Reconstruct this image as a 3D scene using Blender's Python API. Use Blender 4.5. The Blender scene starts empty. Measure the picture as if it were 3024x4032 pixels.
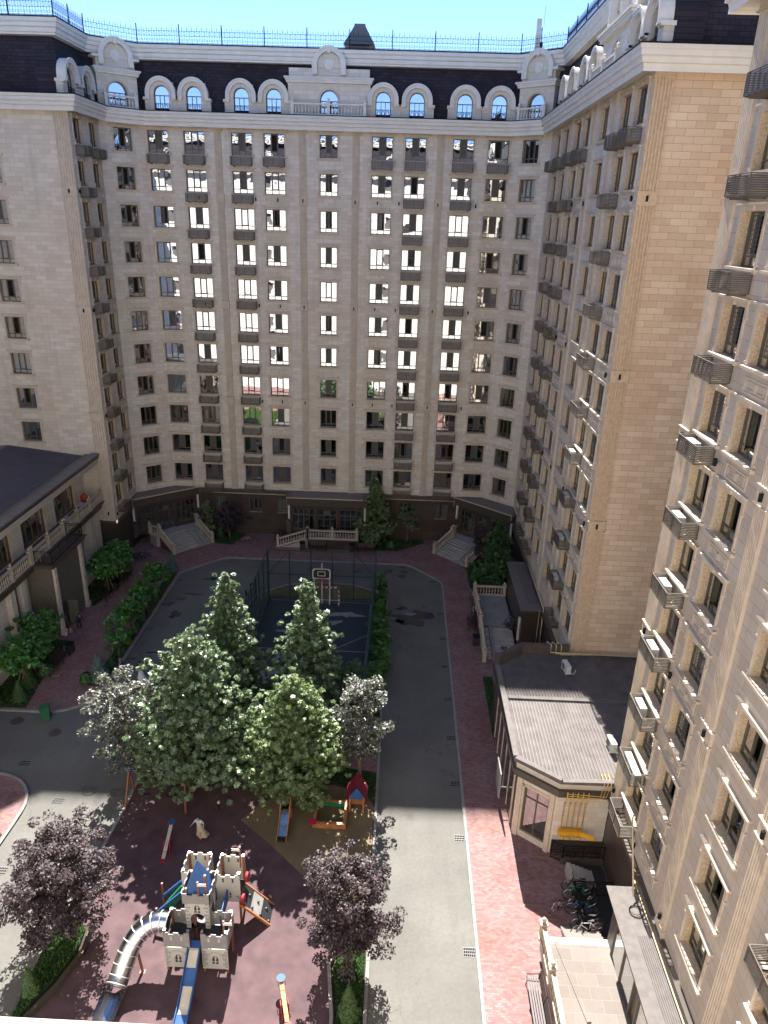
import bpy, math, random
from mathutils import Vector, Matrix
PI=math.pi
C=bpy.data.collections.new("place"); bpy.context.scene.collection.children.link(C)
S=bpy.context.scene
# ------------------------------------------------------------------ camera
cam=bpy.data.cameras.new("camera"); camo=bpy.data.objects.new("camera",cam); C.objects.link(camo)
cam.sensor_fit='VERTICAL'; cam.sensor_height=36.0; cam.lens=25.28; cam.clip_end=2000; cam.clip_start=0.05
RT=Vector((0.99909486,0.03014156,0.03001572)); DN=Vector((0.03911445,-0.37363597,-0.92675036)); FW=Vector((-0.01671875,0.92708557,-0.37447675))
m=Matrix((( RT[0],-DN[0],-FW[0],0),(RT[1],-DN[1],-FW[1],0),(RT[2],-DN[2],-FW[2],32.5),(0,0,0,1)))
camo.matrix_world=m; S.camera=camo
# ------------------------------------------------------------------ sky, sun, exposure
SUN=Vector((-0.085,1.0,1.175)).normalized()
w=bpy.data.worlds.new("World"); S.world=w; w.use_nodes=True
nt=w.node_tree; sky=nt.nodes.new('ShaderNodeTexSky'); sky.sky_type='NISHITA'; sky.sun_disc=False
sky.sun_elevation=math.asin(SUN.z); sky.sun_rotation=math.atan2(SUN.x,SUN.y); sky.altitude=6500; sky.air_density=0.8; sky.dust_density=0.0; sky.ozone_density=3.0
bg=nt.nodes['Background']; bg.inputs[1].default_value=0.135; nt.links.new(sky.outputs[0],bg.inputs[0])
sl=bpy.data.lights.new("sun",'SUN'); sl.energy=4.8; sl.angle=math.radians(0.5); sl.color=(1.0,0.965,0.91)
so=bpy.data.objects.new("sun",sl); C.objects.link(so); so.rotation_euler=SUN.to_track_quat('Z','Y').to_euler(); so.location=(0,0,90)
S.view_settings.view_transform='Standard'; S.view_settings.look='None'; S.view_settings.gamma=1; S.view_settings.exposure=1.8
S.view_settings.use_curve_mapping=False
S.render.engine='CYCLES'; S.cycles.max_bounces=7; S.cycles.diffuse_bounces=4; S.cycles.glossy_bounces=3; S.cycles.transparent_max_bounces=8; S.cycles.transmission_bounces=2
S.cycles.caustics_reflective=False; S.cycles.caustics_refractive=False
# ------------------------------------------------------------------ materials
MATS={}
def nodes(name):
    m=bpy.data.materials.new(name); m.use_nodes=True; t=m.node_tree
    return m,t,t.nodes['Principled BSDF']
def N(t,k,**kw):
    n=t.nodes.new(k)
    for a,b in kw.items():
        if a.startswith('i_'): n.inputs[a[2:].replace('_',' ')].default_value=b
        else: setattr(n,a,b)
    return n
def rgba(c): return (c[0],c[1],c[2],1)
def mixc(t,fac,a,b,mode='MIX'):
    n=t.nodes.new('ShaderNodeMix'); n.data_type='RGBA'; n.blend_type=mode
    for s,v in ((0,fac),(6,a),(7,b)):
        if hasattr(v,'is_output'): t.links.new(v,n.inputs[s])
        elif s==0: n.inputs[0].default_value=v
        else: n.inputs[s].default_value=rgba(v)
    return n.outputs[2]
def ramp(t,v,lo,hi):
    n=N(t,'ShaderNodeMapRange'); t.links.new(v,n.inputs[0]); n.inputs[1].default_value=lo; n.inputs[2].default_value=hi; return n.outputs[0]
def noise(t,vec,scale,detail=3,rough=.55):
    n=N(t,'ShaderNodeTexNoise'); n.inputs['Scale'].default_value=scale; n.inputs['Detail'].default_value=detail; n.inputs['Roughness'].default_value=rough
    if vec is not None: t.links.new(vec,n.inputs['Vector'])
    return n.outputs[0]
def bump(t,b,h,strength=.3,dist=.02):
    n=N(t,'ShaderNodeBump'); n.inputs['Strength'].default_value=strength; n.inputs['Distance'].default_value=dist
    t.links.new(h,n.inputs['Height']); t.links.new(n.outputs[0],b.inputs['Normal'])
def simple(name,c,rough=.6,metal=0,var=.15,scale=3,spec=.5,bmp=0):
    m,t,b=nodes(name); tc=N(t,'ShaderNodeTexCoord').outputs['Object']
    n=noise(t,tc,scale); n=ramp(t,n,.3,.7)
    col=mixc(t,n,[x*(1-var) for x in c],[min(1,x*(1+var)) for x in c])
    t.links.new(col,b.inputs['Base Color']); b.inputs['Roughness'].default_value=rough; b.inputs['Metallic'].default_value=metal
    b.inputs['Specular IOR Level'].default_value=spec
    if bmp: bump(t,b,noise(t,tc,scale*12),bmp,.01)
    return m
def ashlar(name,c1,c2,mort,bw=.9,rh=.35,plane='XZ',rough=.75,ms=.012,patch=.12,fine=.1,rot=0,stain=.15,bm=.25,offs=.5,msm=.1):
    m,t,b=nodes(name); tc=N(t,'ShaderNodeTexCoord').outputs['Object']
    if plane=='XZ':
        sp=N(t,'ShaderNodeSeparateXYZ'); t.links.new(tc,sp.inputs[0]); cb=N(t,'ShaderNodeCombineXYZ')
        t.links.new(sp.outputs[0],cb.inputs[0]); t.links.new(sp.outputs[2],cb.inputs[1]); v=cb.outputs[0]
    else: v=tc
    if rot:
        mp=N(t,'ShaderNodeMapping'); mp.inputs['Rotation'].default_value=(0,0,rot); t.links.new(v,mp.inputs[0]); v=mp.outputs[0]
    br=N(t,'ShaderNodeTexBrick'); t.links.new(v,br.inputs['Vector']); br.offset=offs
    br.inputs['Color1'].default_value=(0,0,0,1); br.inputs['Color2'].default_value=(1,1,1,1); br.inputs['Mortar'].default_value=(.5,.5,.5,1)
    br.inputs['Scale'].default_value=1; br.inputs['Brick Width'].default_value=bw; br.inputs['Row Height'].default_value=rh
    br.inputs['Mortar Size'].default_value=ms; br.inputs['Mortar Smooth'].default_value=msm
    col=mixc(t,br.outputs['Color'],c1,c2)
    n1=ramp(t,noise(t,tc,.35,4),.35,.65)
    col=mixc(t,n1,col,mixc(t,1.0,col,[1-patch*.5,1-patch,1-patch*1.3],'MULTIPLY'))
    n2=ramp(t,noise(t,tc,9,4,.7),.3,.7)
    col=mixc(t,n2,col,mixc(t,1.0,col,[1-fine]*3,'MULTIPLY'))
    mp2=N(t,'ShaderNodeMapping'); mp2.inputs['Scale'].default_value=(1.6,1.6,.12 if plane=='XZ' else 1.6); t.links.new(tc,mp2.inputs[0])
    n3=ramp(t,noise(t,mp2.outputs[0],1.0,5,.6),.52,.75)
    f=N(t,'ShaderNodeMath',operation='MULTIPLY'); t.links.new(n3,f.inputs[0]); f.inputs[1].default_value=stain
    col=mixc(t,f.outputs[0],col,[x*.45 for x in c1])
    col=mixc(t,br.outputs['Fac'],col,mort)
    t.links.new(col,b.inputs['Base Color']); b.inputs['Roughness'].default_value=rough; b.inputs['Specular IOR Level'].default_value=.3
    iv=N(t,'ShaderNodeMath',operation='SUBTRACT'); iv.inputs[0].default_value=1; t.links.new(br.outputs['Fac'],iv.inputs[1])
    bump(t,b,iv.outputs[0],bm,.01)
    return m
M=MATS
M['stone']=ashlar('limestone',(.67,.605,.495),(.79,.735,.63),(.53,.46,.375),stain=.3)
M['stone_warm']=ashlar('warm_travertine',(.60,.45,.31),(.74,.59,.43),(.38,.28,.19),bw=1.0,rh=.36,patch=.16)
M['stone_near']=ashlar('near_limestone',(.53,.465,.38),(.60,.54,.45),(.34,.29,.24),bw=1.25,rh=.5)
M['stone_back']=ashlar('pale_limestone',(.74,.73,.70),(.80,.79,.76),(.45,.41,.36))
M['trim']=simple('stone_trim',(.59,.495,.385),.7,var=.1,scale=2)
M['reveal']=simple('pitted_travertine',(.60,.46,.31),.8,var=.28,scale=14)
M['white']=simple('cornice_plaster',(.72,.68,.60),.65,var=.06,scale=1.2)
M['soffit']=simple('soffit_plaster',(.66,.60,.51),.8,var=.06)
M['granite']=ashlar('brown_granite',(.075,.058,.047),(.10,.078,.063),(.035,.028,.023),bw=1.2,rh=.6,rough=.35,fine=.2,stain=.05)
M['granite_plain']=simple('brown_granite_trim',(.085,.066,.055),.35,var=.15)
M['brown_metal']=simple('brown_metal',(.085,.066,.055),.4,var=.08)
M['roof_metal']=simple('taupe_roof_sheet',(.135,.118,.112),.75,var=.2,scale=1.3,spec=.15)
M['roof_edge']=simple('roof_flashing',(.15,.134,.126),.7,var=.15,spec=.15)
M['roof_dark']=simple('slate_grey_roof_sheet',(.095,.092,.115),.4,var=.15,scale=.8)
M['roof_flash']=simple('dark_flashing',(.16,.14,.135),.45,var=.12)
M['frame']=simple('bronze_window_frame',(.115,.10,.065),.45,var=.08)
M['basket']=simple('taupe_slats',(.115,.095,.072),.5,var=.1)
M['iron']=simple('black_iron',(.018,.018,.018),.8,var=.2,spec=.1)
M['iron_light']=simple('weathered_iron',(.10,.10,.10),.5,var=.2)
M['dark']=simple('dark_room',(.035,.032,.03),.9,var=.3)
M['curtain']=simple('sheer_curtain',(.52,.50,.46),.9,var=.1)
M['curtain_g']=simple('green_curtain',(.16,.42,.28),.9,var=.1)
M['blind']=simple('window_blind',(.16,.15,.135),.8,var=.05)
M['ac']=simple('white_enamel',(.55,.54,.51),.4,var=.05)
M['acgrey']=simple('fan_grille',(.12,.12,.12),.5)
M['pipe']=simple('cream_pipe',(.62,.50,.30),.5,var=.06)
M['gas']=simple('yellow_gas_pipe',(.70,.42,.08),.5,var=.1)
M['kerb']=simple('concrete_kerb',(.26,.25,.235),.85,var=.15,scale=1.5)
M['step']=simple('stair_stone',(.40,.36,.32),.7,var=.14,scale=1.5)
M['rail_stone']=simple('balustrade_stone',(.50,.42,.31),.7,var=.08)
M['rubber']=simple('maroon_rubber',(.095,.052,.056),.85,var=.28,scale=1.1,bmp=.3)
M['tan_rubber']=simple('ochre_rubber',(.17,.125,.066),.85,var=.2,scale=.7,bmp=.3)
M['court']=simple('teal_court_coating',(.008,.027,.040),.5,var=.25,scale=.7)
M['court_line']=simple('court_line_paint',(.26,.28,.28),.6,var=.1)
M['olive']=simple('olive_ground',(.115,.095,.04),.85,var=.25,scale=.8)
M['soil']=simple('soil',(.06,.045,.03),.95,var=.3,scale=4)
M['wood']=simple('orange_wood',(.42,.17,.06),.55,var=.2,scale=3)
M['post']=simple('red_brown_post',(.24,.085,.045),.5,var=.12)
M['panelw']=simple('white_play_panel',(.50,.475,.42),.45,var=.05)
M['brickmark']=simple('grey_print',(.30,.29,.27),.5,var=.05)
M['panelg']=simple('grey_play_panel',(.26,.25,.235),.5,var=.05)
M['blue']=simple('blue_panel',(.03,.10,.27),.65,var=.1)
M['green']=simple('green_panel',(.02,.22,.10),.4,var=.1)
M['red']=simple('red_paint',(.32,.02,.03),.6,var=.1)
M['yellow']=simple('yellow_paint',(.52,.36,.10),.65,var=.1)
M['sand_p']=simple('worn_slide_sheet',(.58,.52,.40),.45,var=.12,scale=2)
M['blackp']=simple('black_panel',(.03,.03,.03),.5)
M['steel']=simple('stainless_steel',(.50,.51,.52),.24,metal=1,var=.08,scale=2)
M['net']=simple('fence_steel',(.015,.05,.055),.5)
M['bin']=simple('green_bin_plastic',(.03,.13,.06),.4,var=.1)
M['rubberblk']=simple('black_rubber',(.02,.02,.02),.6)
M['benchw']=simple('dark_bench_wood',(.05,.03,.025),.45,var=.25,scale=6)
M['bark']=simple('bark',(.16,.12,.085),.9,var=.3,scale=6)
M['skin']=simple('skin',(.45,.26,.18),.6,var=.05)
M['hair']=simple('dark_hair',(.015,.012,.01),.5)
M['hair_g']=simple('grey_hair',(.2,.19,.18),.6)
M['cloth_w']=simple('pale_blue_cloth',(.62,.66,.70),.85,var=.08,scale=8)
M['cloth_b']=simple('beige_skirt_cloth',(.58,.48,.33),.85,var=.1,scale=8)
M['cloth_n']=simple('navy_cloth',(.012,.02,.07),.85,var=.2,scale=8)
M['cloth_k']=simple('black_cloth',(.02,.02,.022),.85,var=.2,scale=8)
M['pink']=simple('pink_paint',(.70,.45,.55),.45)
M['orange']=simple('orange_paint',(.75,.36,.02),.5)
M['kamado']=simple('red_ceramic',(.40,.05,.02),.35)
M['terracotta']=simple('flower_box',(.10,.07,.05),.7)
M['puddle']=simple('wet_patch',(.025,.024,.024),.18,var=.1)
M['worn']=simple('worn_concrete_patch',(.22,.24,.25),.7,var=.2,scale=2)
def shingle():
    m=ashlar('dark_shingles',(.030,.026,.036),(.055,.047,.062),(.015,.013,.018),bw=.55,rh=.26,rough=.85,ms=.02,stain=.1,patch=.25,fine=.3)
    return m
M['shingle']=shingle()
M['paver']=ashlar('pink_pavers',(.235,.135,.133),(.35,.225,.218),(.15,.095,.09),bw=.22,rh=.11,plane='XY',rough=.8,ms=.006,patch=.3,fine=.15,stain=.35,bm=.15)
def asphalt():
    m,t,b=nodes('worn_asphalt'); tc=N(t,'ShaderNodeTexCoord').outputs['Object']
    col=mixc(t,ramp(t,noise(t,tc,.22,4),.3,.7),(.15,.143,.126),(.215,.206,.183))
    mp=N(t,'ShaderNodeMapping'); mp.inputs['Scale'].default_value=(1.3,.1,1); t.links.new(tc,mp.inputs[0])
    f=N(t,'ShaderNodeMath',operation='MULTIPLY'); t.links.new(ramp(t,noise(t,mp.outputs[0],1,4),.5,.8),f.inputs[0]); f.inputs[1].default_value=.35
    col=mixc(t,f.outputs[0],col,(.12,.115,.105))
    f2=N(t,'ShaderNodeMath',operation='MULTIPLY'); t.links.new(ramp(t,noise(t,tc,1.4,5,.65),.6,.72),f2.inputs[0]); f2.inputs[1].default_value=.35
    col=mixc(t,f2.outputs[0],col,(.10,.095,.09))
    col=mixc(t,ramp(t,noise(t,tc,30,3,.8),.3,.7),col,mixc(t,1.0,col,(.66,.66,.66),'MULTIPLY'))
    col=mixc(t,ramp(t,noise(t,tc,5,5,.75),.35,.65),col,mixc(t,1.0,col,(.84,.84,.84),'MULTIPLY'))
    vo=N(t,'ShaderNodeTexVoronoi'); vo.feature='DISTANCE_TO_EDGE'; vo.inputs['Scale'].default_value=.13
    wn=N(t,'ShaderNodeTexNoise'); wn.inputs['Scale'].default_value=.8; wn.inputs['Detail'].default_value=6; t.links.new(tc,wn.inputs['Vector'])
    va=N(t,'ShaderNodeVectorMath',operation='MULTIPLY_ADD'); t.links.new(wn.outputs['Color'],va.inputs[0]); va.inputs[1].default_value=(3,3,3); t.links.new(tc,va.inputs[2]); t.links.new(va.outputs[0],vo.inputs['Vector'])
    cr=ramp(t,vo.outputs['Distance'],.0015,.006)
    iv=N(t,'ShaderNodeMath',operation='SUBTRACT'); iv.inputs[0].default_value=1; t.links.new(cr,iv.inputs[1])
    f3=N(t,'ShaderNodeMath',operation='MULTIPLY'); t.links.new(iv.outputs[0],f3.inputs[0]); t.links.new(ramp(t,noise(t,tc,.15,2),.5,.62),f3.inputs[1])
    col=mixc(t,f3.outputs[0],col,(.06,.055,.05))
    t.links.new(col,b.inputs['Base Color']); b.inputs['Roughness'].default_value=.88
    bump(t,b,noise(t,tc,60,2),.3,.01); return m
M['asphalt']=asphalt()
def grassm():
    m,t,b=nodes('lawn'); tc=N(t,'ShaderNodeTexCoord').outputs['Object']
    col=mixc(t,ramp(t,noise(t,tc,2.5,5,.7),.3,.7),(.009,.026,.005),(.028,.065,.013))
    t.links.new(col,b.inputs['Base Color']); b.inputs['Roughness'].default_value=.9; bump(t,b,noise(t,tc,35,3),.8,.05); return m
M['grass']=grassm()
def leafm(name,c1,c2,rough=.4,trans=.2,spec=.8):
    m,t,b=nodes(name); g=N(t,'ShaderNodeNewGeometry')
    col=mixc(t,g.outputs['Random Per Island'],c1,c2)
    t.links.new(col,b.inputs['Base Color']); b.inputs['Roughness'].default_value=rough; b.inputs['Specular IOR Level'].default_value=spec
    tr=N(t,'ShaderNodeBsdfTranslucent'); t.links.new(mixc(t,1.0,col,(1.3,1.5,.5),'MULTIPLY'),tr.inputs[0])
    mx=N(t,'ShaderNodeMixShader'); mx.inputs[0].default_value=trans; t.links.new(b.outputs[0],mx.inputs[1]); t.links.new(tr.outputs[0],mx.inputs[2])
    t.links.new(mx.outputs[0],t.nodes['Material Output'].inputs[0]); return m
M['leaf_plane']=leafm('plane_tree_leaves',(.055,.10,.045),(.25,.34,.18))  # wide random tones paint in the contrast of shadowed and bright leaves
M['leaf_maple']=leafm('maple_leaves',(.06,.11,.03),(.27,.36,.15))  # dark to pale leaf range also imitates shadow gaps and highlights
M['leaf_deep']=leafm('deep_green_leaves',(.03,.085,.02),(.065,.16,.035))
M['leaf_purple']=leafm('purple_leaves',(.04,.026,.03),(.115,.083,.09),.55,.15,.4)
M['leaf_grey']=leafm('grey_green_leaves',(.065,.068,.058),(.19,.195,.165),.42,.25)
M['leaf_catalpa']=leafm('catalpa_leaves',(.04,.13,.02),(.085,.22,.035))
M['leaf_conifer']=leafm('thuja_foliage',(.035,.085,.012),(.07,.15,.025),.6,.15)
M['leaf_spruce']=leafm('blue_juniper_foliage',(.07,.12,.10),(.13,.20,.17),.6,.1)
M['blade']=leafm('grass_blades',(.03,.08,.01),(.08,.17,.03),.6,.3)
def glass(name,refl=.42,tint=(.55,.6,.6),wav=.022):
    m=bpy.data.materials.new(name); m.use_nodes=True; t=m.node_tree; t.nodes.remove(t.nodes['Principled BSDF'])
    tc=N(t,'ShaderNodeTexCoord').outputs['Object']; oi=N(t,'ShaderNodeObjectInfo').outputs['Random']
    va=N(t,'ShaderNodeVectorMath',operation='MULTIPLY_ADD'); cb=N(t,'ShaderNodeCombineXYZ'); t.links.new(oi,cb.inputs[0]); t.links.new(oi,cb.inputs[2])
    t.links.new(cb.outputs[0],va.inputs[0]); va.inputs[1].default_value=(40,0,60); t.links.new(tc,va.inputs[2])
    bn=N(t,'ShaderNodeBump'); bn.inputs['Strength'].default_value=wav; bn.inputs['Distance'].default_value=.12
    t.links.new(noise(t,va.outputs[0],1.4,1),bn.inputs['Height'])
    g=N(t,'ShaderNodeBsdfGlossy'); g.inputs['Roughness'].default_value=.0; g.inputs[0].default_value=(.93,.95,.97,1); t.links.new(bn.outputs[0],g.inputs['Normal'])
    tr=N(t,'ShaderNodeBsdfTransparent'); tr.inputs[0].default_value=rgba(tint)
    lw=N(t,'ShaderNodeLayerWeight'); lw.inputs[0].default_value=.35
    mr=N(t,'ShaderNodeMapRange'); t.links.new(lw.outputs['Facing'],mr.inputs[0]); mr.inputs[3].default_value=refl; mr.inputs[4].default_value=1.0
    mx=N(t,'ShaderNodeMixShader'); t.links.new(mr.outputs[0],mx.inputs[0]); t.links.new(tr.outputs[0],mx.inputs[1]); t.links.new(g.outputs[0],mx.inputs[2])
    t.links.new(mx.outputs[0],t.nodes['Material Output'].inputs[0]); return m
M['glass']=glass('window_glass',.55); M['glass_low']=glass('shop_glass',.22,(.6,.65,.65),.03)
# ------------------------------------------------------------------ mesh builder
class MB:
    def __init__(s): s.v=[]; s.f=[]; s.mi=[]; s.k=0; s.sm=[]
    def mat(s,k): s.k=k; return s
    def face(s,pts,smooth=False):
        n=len(s.v); s.v+= [tuple(p) for p in pts]; s.f.append(list(range(n,n+len(pts)))); s.mi.append(s.k); s.sm.append(smooth)
    def box(s,x0,x1,y0,y1,z0,z1,R=None):
        p=[Vector((x,y,z)) for z in (z0,z1) for y in (y0,y1) for x in (x0,x1)]
        if R is not None: p=[R@q for q in p]
        n=len(s.v); s.v+=[tuple(q) for q in p]
        for q in ((0,2,3,1),(4,5,7,6),(0,1,5,4),(2,6,7,3),(0,4,6,2),(1,3,7,5)): s.f.append([n+i for i in q]); s.mi.append(s.k); s.sm.append(False)
        return s
    def bar(s,a,b,wd,ht=None,up=(0,0,1)):
        a=Vector(a);b=Vector(b);d=b-a;L=d.length
        if L<1e-6: return s
        ht=ht or wd; y=d/L; u=Vector(up)
        if abs(y.dot(u))>.99: u=Vector((1,0,0))
        x=y.cross(u).normalized(); z=x.cross(y)
        R=Matrix(((x[0],y[0],z[0],a[0]),(x[1],y[1],z[1],a[1]),(x[2],y[2],z[2],a[2]),(0,0,0,1)))
        return s.box(-wd/2,wd/2,0,L,-ht/2,ht/2,R)
    def tube(s,pts,r,n=6,closed=False,cap=True):
        pts=[Vector(p) for p in pts]; rs=r if isinstance(r,(list,tuple)) else [r]*len(pts)
        N_=len(pts); base=len(s.v); prev=None
        for i,p in enumerate(pts):
            if closed: d=pts[(i+1)%N_]-pts[i-1]
            else: d=pts[min(i+1,N_-1)]-pts[max(i-1,0)]
            d.normalize()
            if prev is None:
                u=Vector((0,0,1)) if abs(d.z)<.9 else Vector((1,0,0)); x=d.cross(u).normalized()
            else: x=(prev-d*prev.dot(d)).normalized()
            prev=x; y=d.cross(x)
            for k in range(n):
                a=2*PI*k/n; s.v.append(tuple(p+(x*math.cos(a)+y*math.sin(a))*rs[i]))
        for i in range(N_ if closed else N_-1):
            j=(i+1)%N_
            for k in range(n):
                k2=(k+1)%n; s.f.append([base+i*n+k,base+i*n+k2,base+j*n+k2,base+j*n+k]); s.mi.append(s.k); s.sm.append(n>4)
        if cap and not closed:
            s.f.append([base+k for k in range(n)][::-1]); s.f.append([base+(N_-1)*n+k for k in range(n)]); s.mi+=[s.k]*2; s.sm+=[False]*2
        return s
    def lathe(s,prof,cx=0,cy=0,cz=0,n=10,sq=False,sc=1):
        base=len(s.v)
        for (r,z) in prof:
            for k in range(n):
                a=2*PI*k/n+(PI/n if sq else 0); s.v.append((cx+r*sc*math.cos(a),cy+r*sc*math.sin(a),cz+z*sc))
        for i in range(len(prof)-1):
            for k in range(n):
                k2=(k+1)%n; s.f.append([base+i*n+k,base+i*n+k2,base+(i+1)*n+k2,base+(i+1)*n+k]); s.mi.append(s.k); s.sm.append(not sq)
        s.f.append([base+k for k in range(n)][::-1]); s.f.append([base+(len(prof)-1)*n+k for k in range(n)]); s.mi+=[s.k]*2; s.sm+=[False]*2
        return s
    def prism(s,poly,z0,z1,T=None,sides=True):
        # poly in XY, extruded in z;  T maps (x,y,z)->Vector
        T=T or (lambda x,y,z:(x,y,z)); n=len(poly); b=len(s.v)
        s.v+=[tuple(T(x,y,z0)) for x,y in poly]+[tuple(T(x,y,z1)) for x,y in poly]
        s.f.append([b+i for i in range(n)][::-1]); s.f.append([b+n+i for i in range(n)]); s.mi+=[s.k]*2; s.sm+=[False]*2
        if sides:
            for i in range(n):
                j=(i+1)%n; s.f.append([b+i,b+j,b+n+j,b+n+i]); s.mi.append(s.k); s.sm.append(False)
        return s
    def band(s,A,B,y0,y1):
        # two equal-length outlines (x,z) -> solid strip between y0 and y1 (local wall coords)
        for i in range(len(A)-1):
            a,b,c,d=A[i],A[i+1],B[i+1],B[i]
            P=lambda q,y:(q[0],y,q[1])
            s.face([P(a,y0),P(b,y0),P(c,y0),P(d,y0)][::-1]); s.face([P(a,y0),P(a,y1),P(b,y1),P(b,y0)]); s.face([P(d,y0),P(c,y0),P(c,y1),P(d,y1)][::-1])
            s.face([P(a,y1),P(b,y1),P(c,y1),P(d,y1)])
        return s
    def mesh(s,name,mats):
        me=bpy.data.meshes.new(name); me.from_pydata(s.v,[],s.f)
        for m_ in (mats if isinstance(mats,(list,tuple)) else [mats]): me.materials.append(M[m_] if isinstance(m_,str) else m_)
        me.polygons.foreach_set('material_index',s.mi); me.polygons.foreach_set('use_smooth',s.sm); me.update(); return me
    def build(s,name,mats,parent=None,loc=(0,0,0),rot=0):
        return inst(name,s.mesh(name,mats),parent,loc,rot)
def wloc(o):
    v=Vector((0,0,0)); 
    v=Vector(o.location); return v
def inst(name,me,parent=None,loc=(0,0,0),rot=0):
    o=bpy.data.objects.new(name,me); C.objects.link(o); L=Vector(loc)
    if parent is not None:
        o.parent=parent
        if parent.get('isroot'): L=L-Vector(parent.location)
    o.location=L; o.rotation_euler=(0,0,rot); return o
def root(name,label,cat,loc=(0,0,0),group=None,rot=0):
    o=bpy.data.objects.new(name,None); C.objects.link(o); o.location=loc; o.rotation_euler=(0,0,rot); o.empty_display_size=.3
    o['label']=label; o['category']=cat; o['isroot']=1
    if group: o['group']=group
    return o
def tag(o,label,cat,group=None):
    o['label']=label; o['category']=cat
    if group: o['group']=group
    return o
def lroot(name,label,cat,loc,rot=0,group=None):
    # root whose children are given in local coordinates
    o=root(name,label,cat,loc,group,rot); del o['isroot']; return o
def struct(name,mb,mats,loc=(0,0,0),kind='structure'):
    o=mb.build(name,mats,None,loc); o['kind']=kind; return o
def copy_tree(o,parent=None):
    c=o.copy(); C.objects.link(c); c.parent=parent
    for ch in list(o.children): copy_tree(ch,c)
    return c
ORD=['first','second','third','fourth','fifth','sixth','seventh','eighth','ninth','tenth','eleventh','twelfth','thirteenth','fourteenth','fifteenth','sixteenth']
random.seed(7)
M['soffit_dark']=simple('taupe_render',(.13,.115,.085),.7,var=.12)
M['pale_slab']=ashlar('pale_slabs',(.19,.165,.145),(.235,.205,.18),(.26,.22,.19),bw=.9,rh=.6,plane='XY',rough=.7,ms=.01)
M['redpink']=simple('crimson_seat',(.50,.03,.08),.4,var=.08)
M['void']=simple('void',(.008,.008,.008),1.0,spec=0)  # dead black that paints the shade seen through the drain slots
M['crimson']=simple('weathered_crimson_sheet',(.24,.022,.045),.6,var=.25,scale=5)
M['grate']=simple('cast_grate',(.20,.195,.18),.6)
M['flange']=simple('bright_flange',(.75,.75,.74),.35,metal=.6)
M['trim_warm']=simple('warm_stone_trim',(.56,.42,.285),.75,var=.14,scale=5)
# ------------------------------------------------------------------ ground, roads, pavements
def arc(cx,cy,r,a0,a1,n=8): return [(cx+r*math.cos(math.radians(a0+(a1-a0)*i/n)),cy+r*math.sin(math.radians(a0+(a1-a0)*i/n))) for i in range(n+1)]
b=MB(); b.prism([(-400,-300),(400,-300),(400,500),(-400,500)],-.3,-.05); struct('ground',b,'soil')
b=MB(); b.prism([(-70,-.6),(13,-.6),(13,75),(-70,75)],-.045,0); struct('road',b,'asphalt')
KR=[(4.82,-.5),(4.82,62.3),(4.4,63.1),(1.9,65.8),(1.1,66.25),(-16.9,66.25),(-17.5,66.0),(-20.6,62.8),(-20.93,62.1),(-20.93,43.6)]+arc(-24.0,43.8,3.1,0,-90,9)[1:]+[(-30,40.75),(-46,40.75)]
pave=KR+[(-46,64.05),(-27.35,64.05),(-27.35,70.03),(-24.08,72.45),(9.12,72.45),(12.15,70.02),(12.15,-.5)]
b=MB(); b.prism(pave,-.02,.10); struct('pavement',b,'paver')
def kerb(pts,closed=False,wd=.16,h=.13,name='kerb',side=1,mat='kerb'):
    P=[Vector((x,y)) for x,y in pts]; n=len(P); O=[]
    for i in range(n):
        a=P[i-1] if (i>0 or closed) else None; c=P[(i+1)%n] if (i<n-1 or closed) else None
        ns=[]
        if a is not None: d=(P[i]-a).normalized(); ns.append(Vector((d.y,-d.x)))
        if c is not None: d=(c-P[i]).normalized(); ns.append(Vector((d.y,-d.x)))
        nn=sum(ns,Vector((0,0))).normalized(); k=1/max(.4,nn.dot(ns[0])); O.append(P[i]+nn*wd*k*side)
    b=MB()
    for i in range(n if closed else n-1):
        j=(i+1)%n; a,c,d,e=P[i],P[j],O[j],O[i]
        L=(c-a).length; m_=max(1,int(L/1.0))
        for q in range(m_):
            g=.008 if m_>1 or L>.5 else 0
            t0=q/m_+g/max(L,.1); t1=(q+1)/m_-g/max(L,.1)
            pa,pb,pc,pd=a.lerp(c,t0),a.lerp(c,t1),e.lerp(d,t1),e.lerp(d,t0)
            hh=h+random.uniform(-.004,.004)
            vs=[pa,pb,pc,pd]; 
            ar=sum(vs[k].x*vs[(k+1)%4].y-vs[(k+1)%4].x*vs[k].y for k in range(4))
            if ar<0: vs=vs[::-1]
            b.prism([(v.x,v.y) for v in vs],-.02,hh)
    o=struct(name,b,mat); return o
kerb(KR,side=-1)
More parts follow.
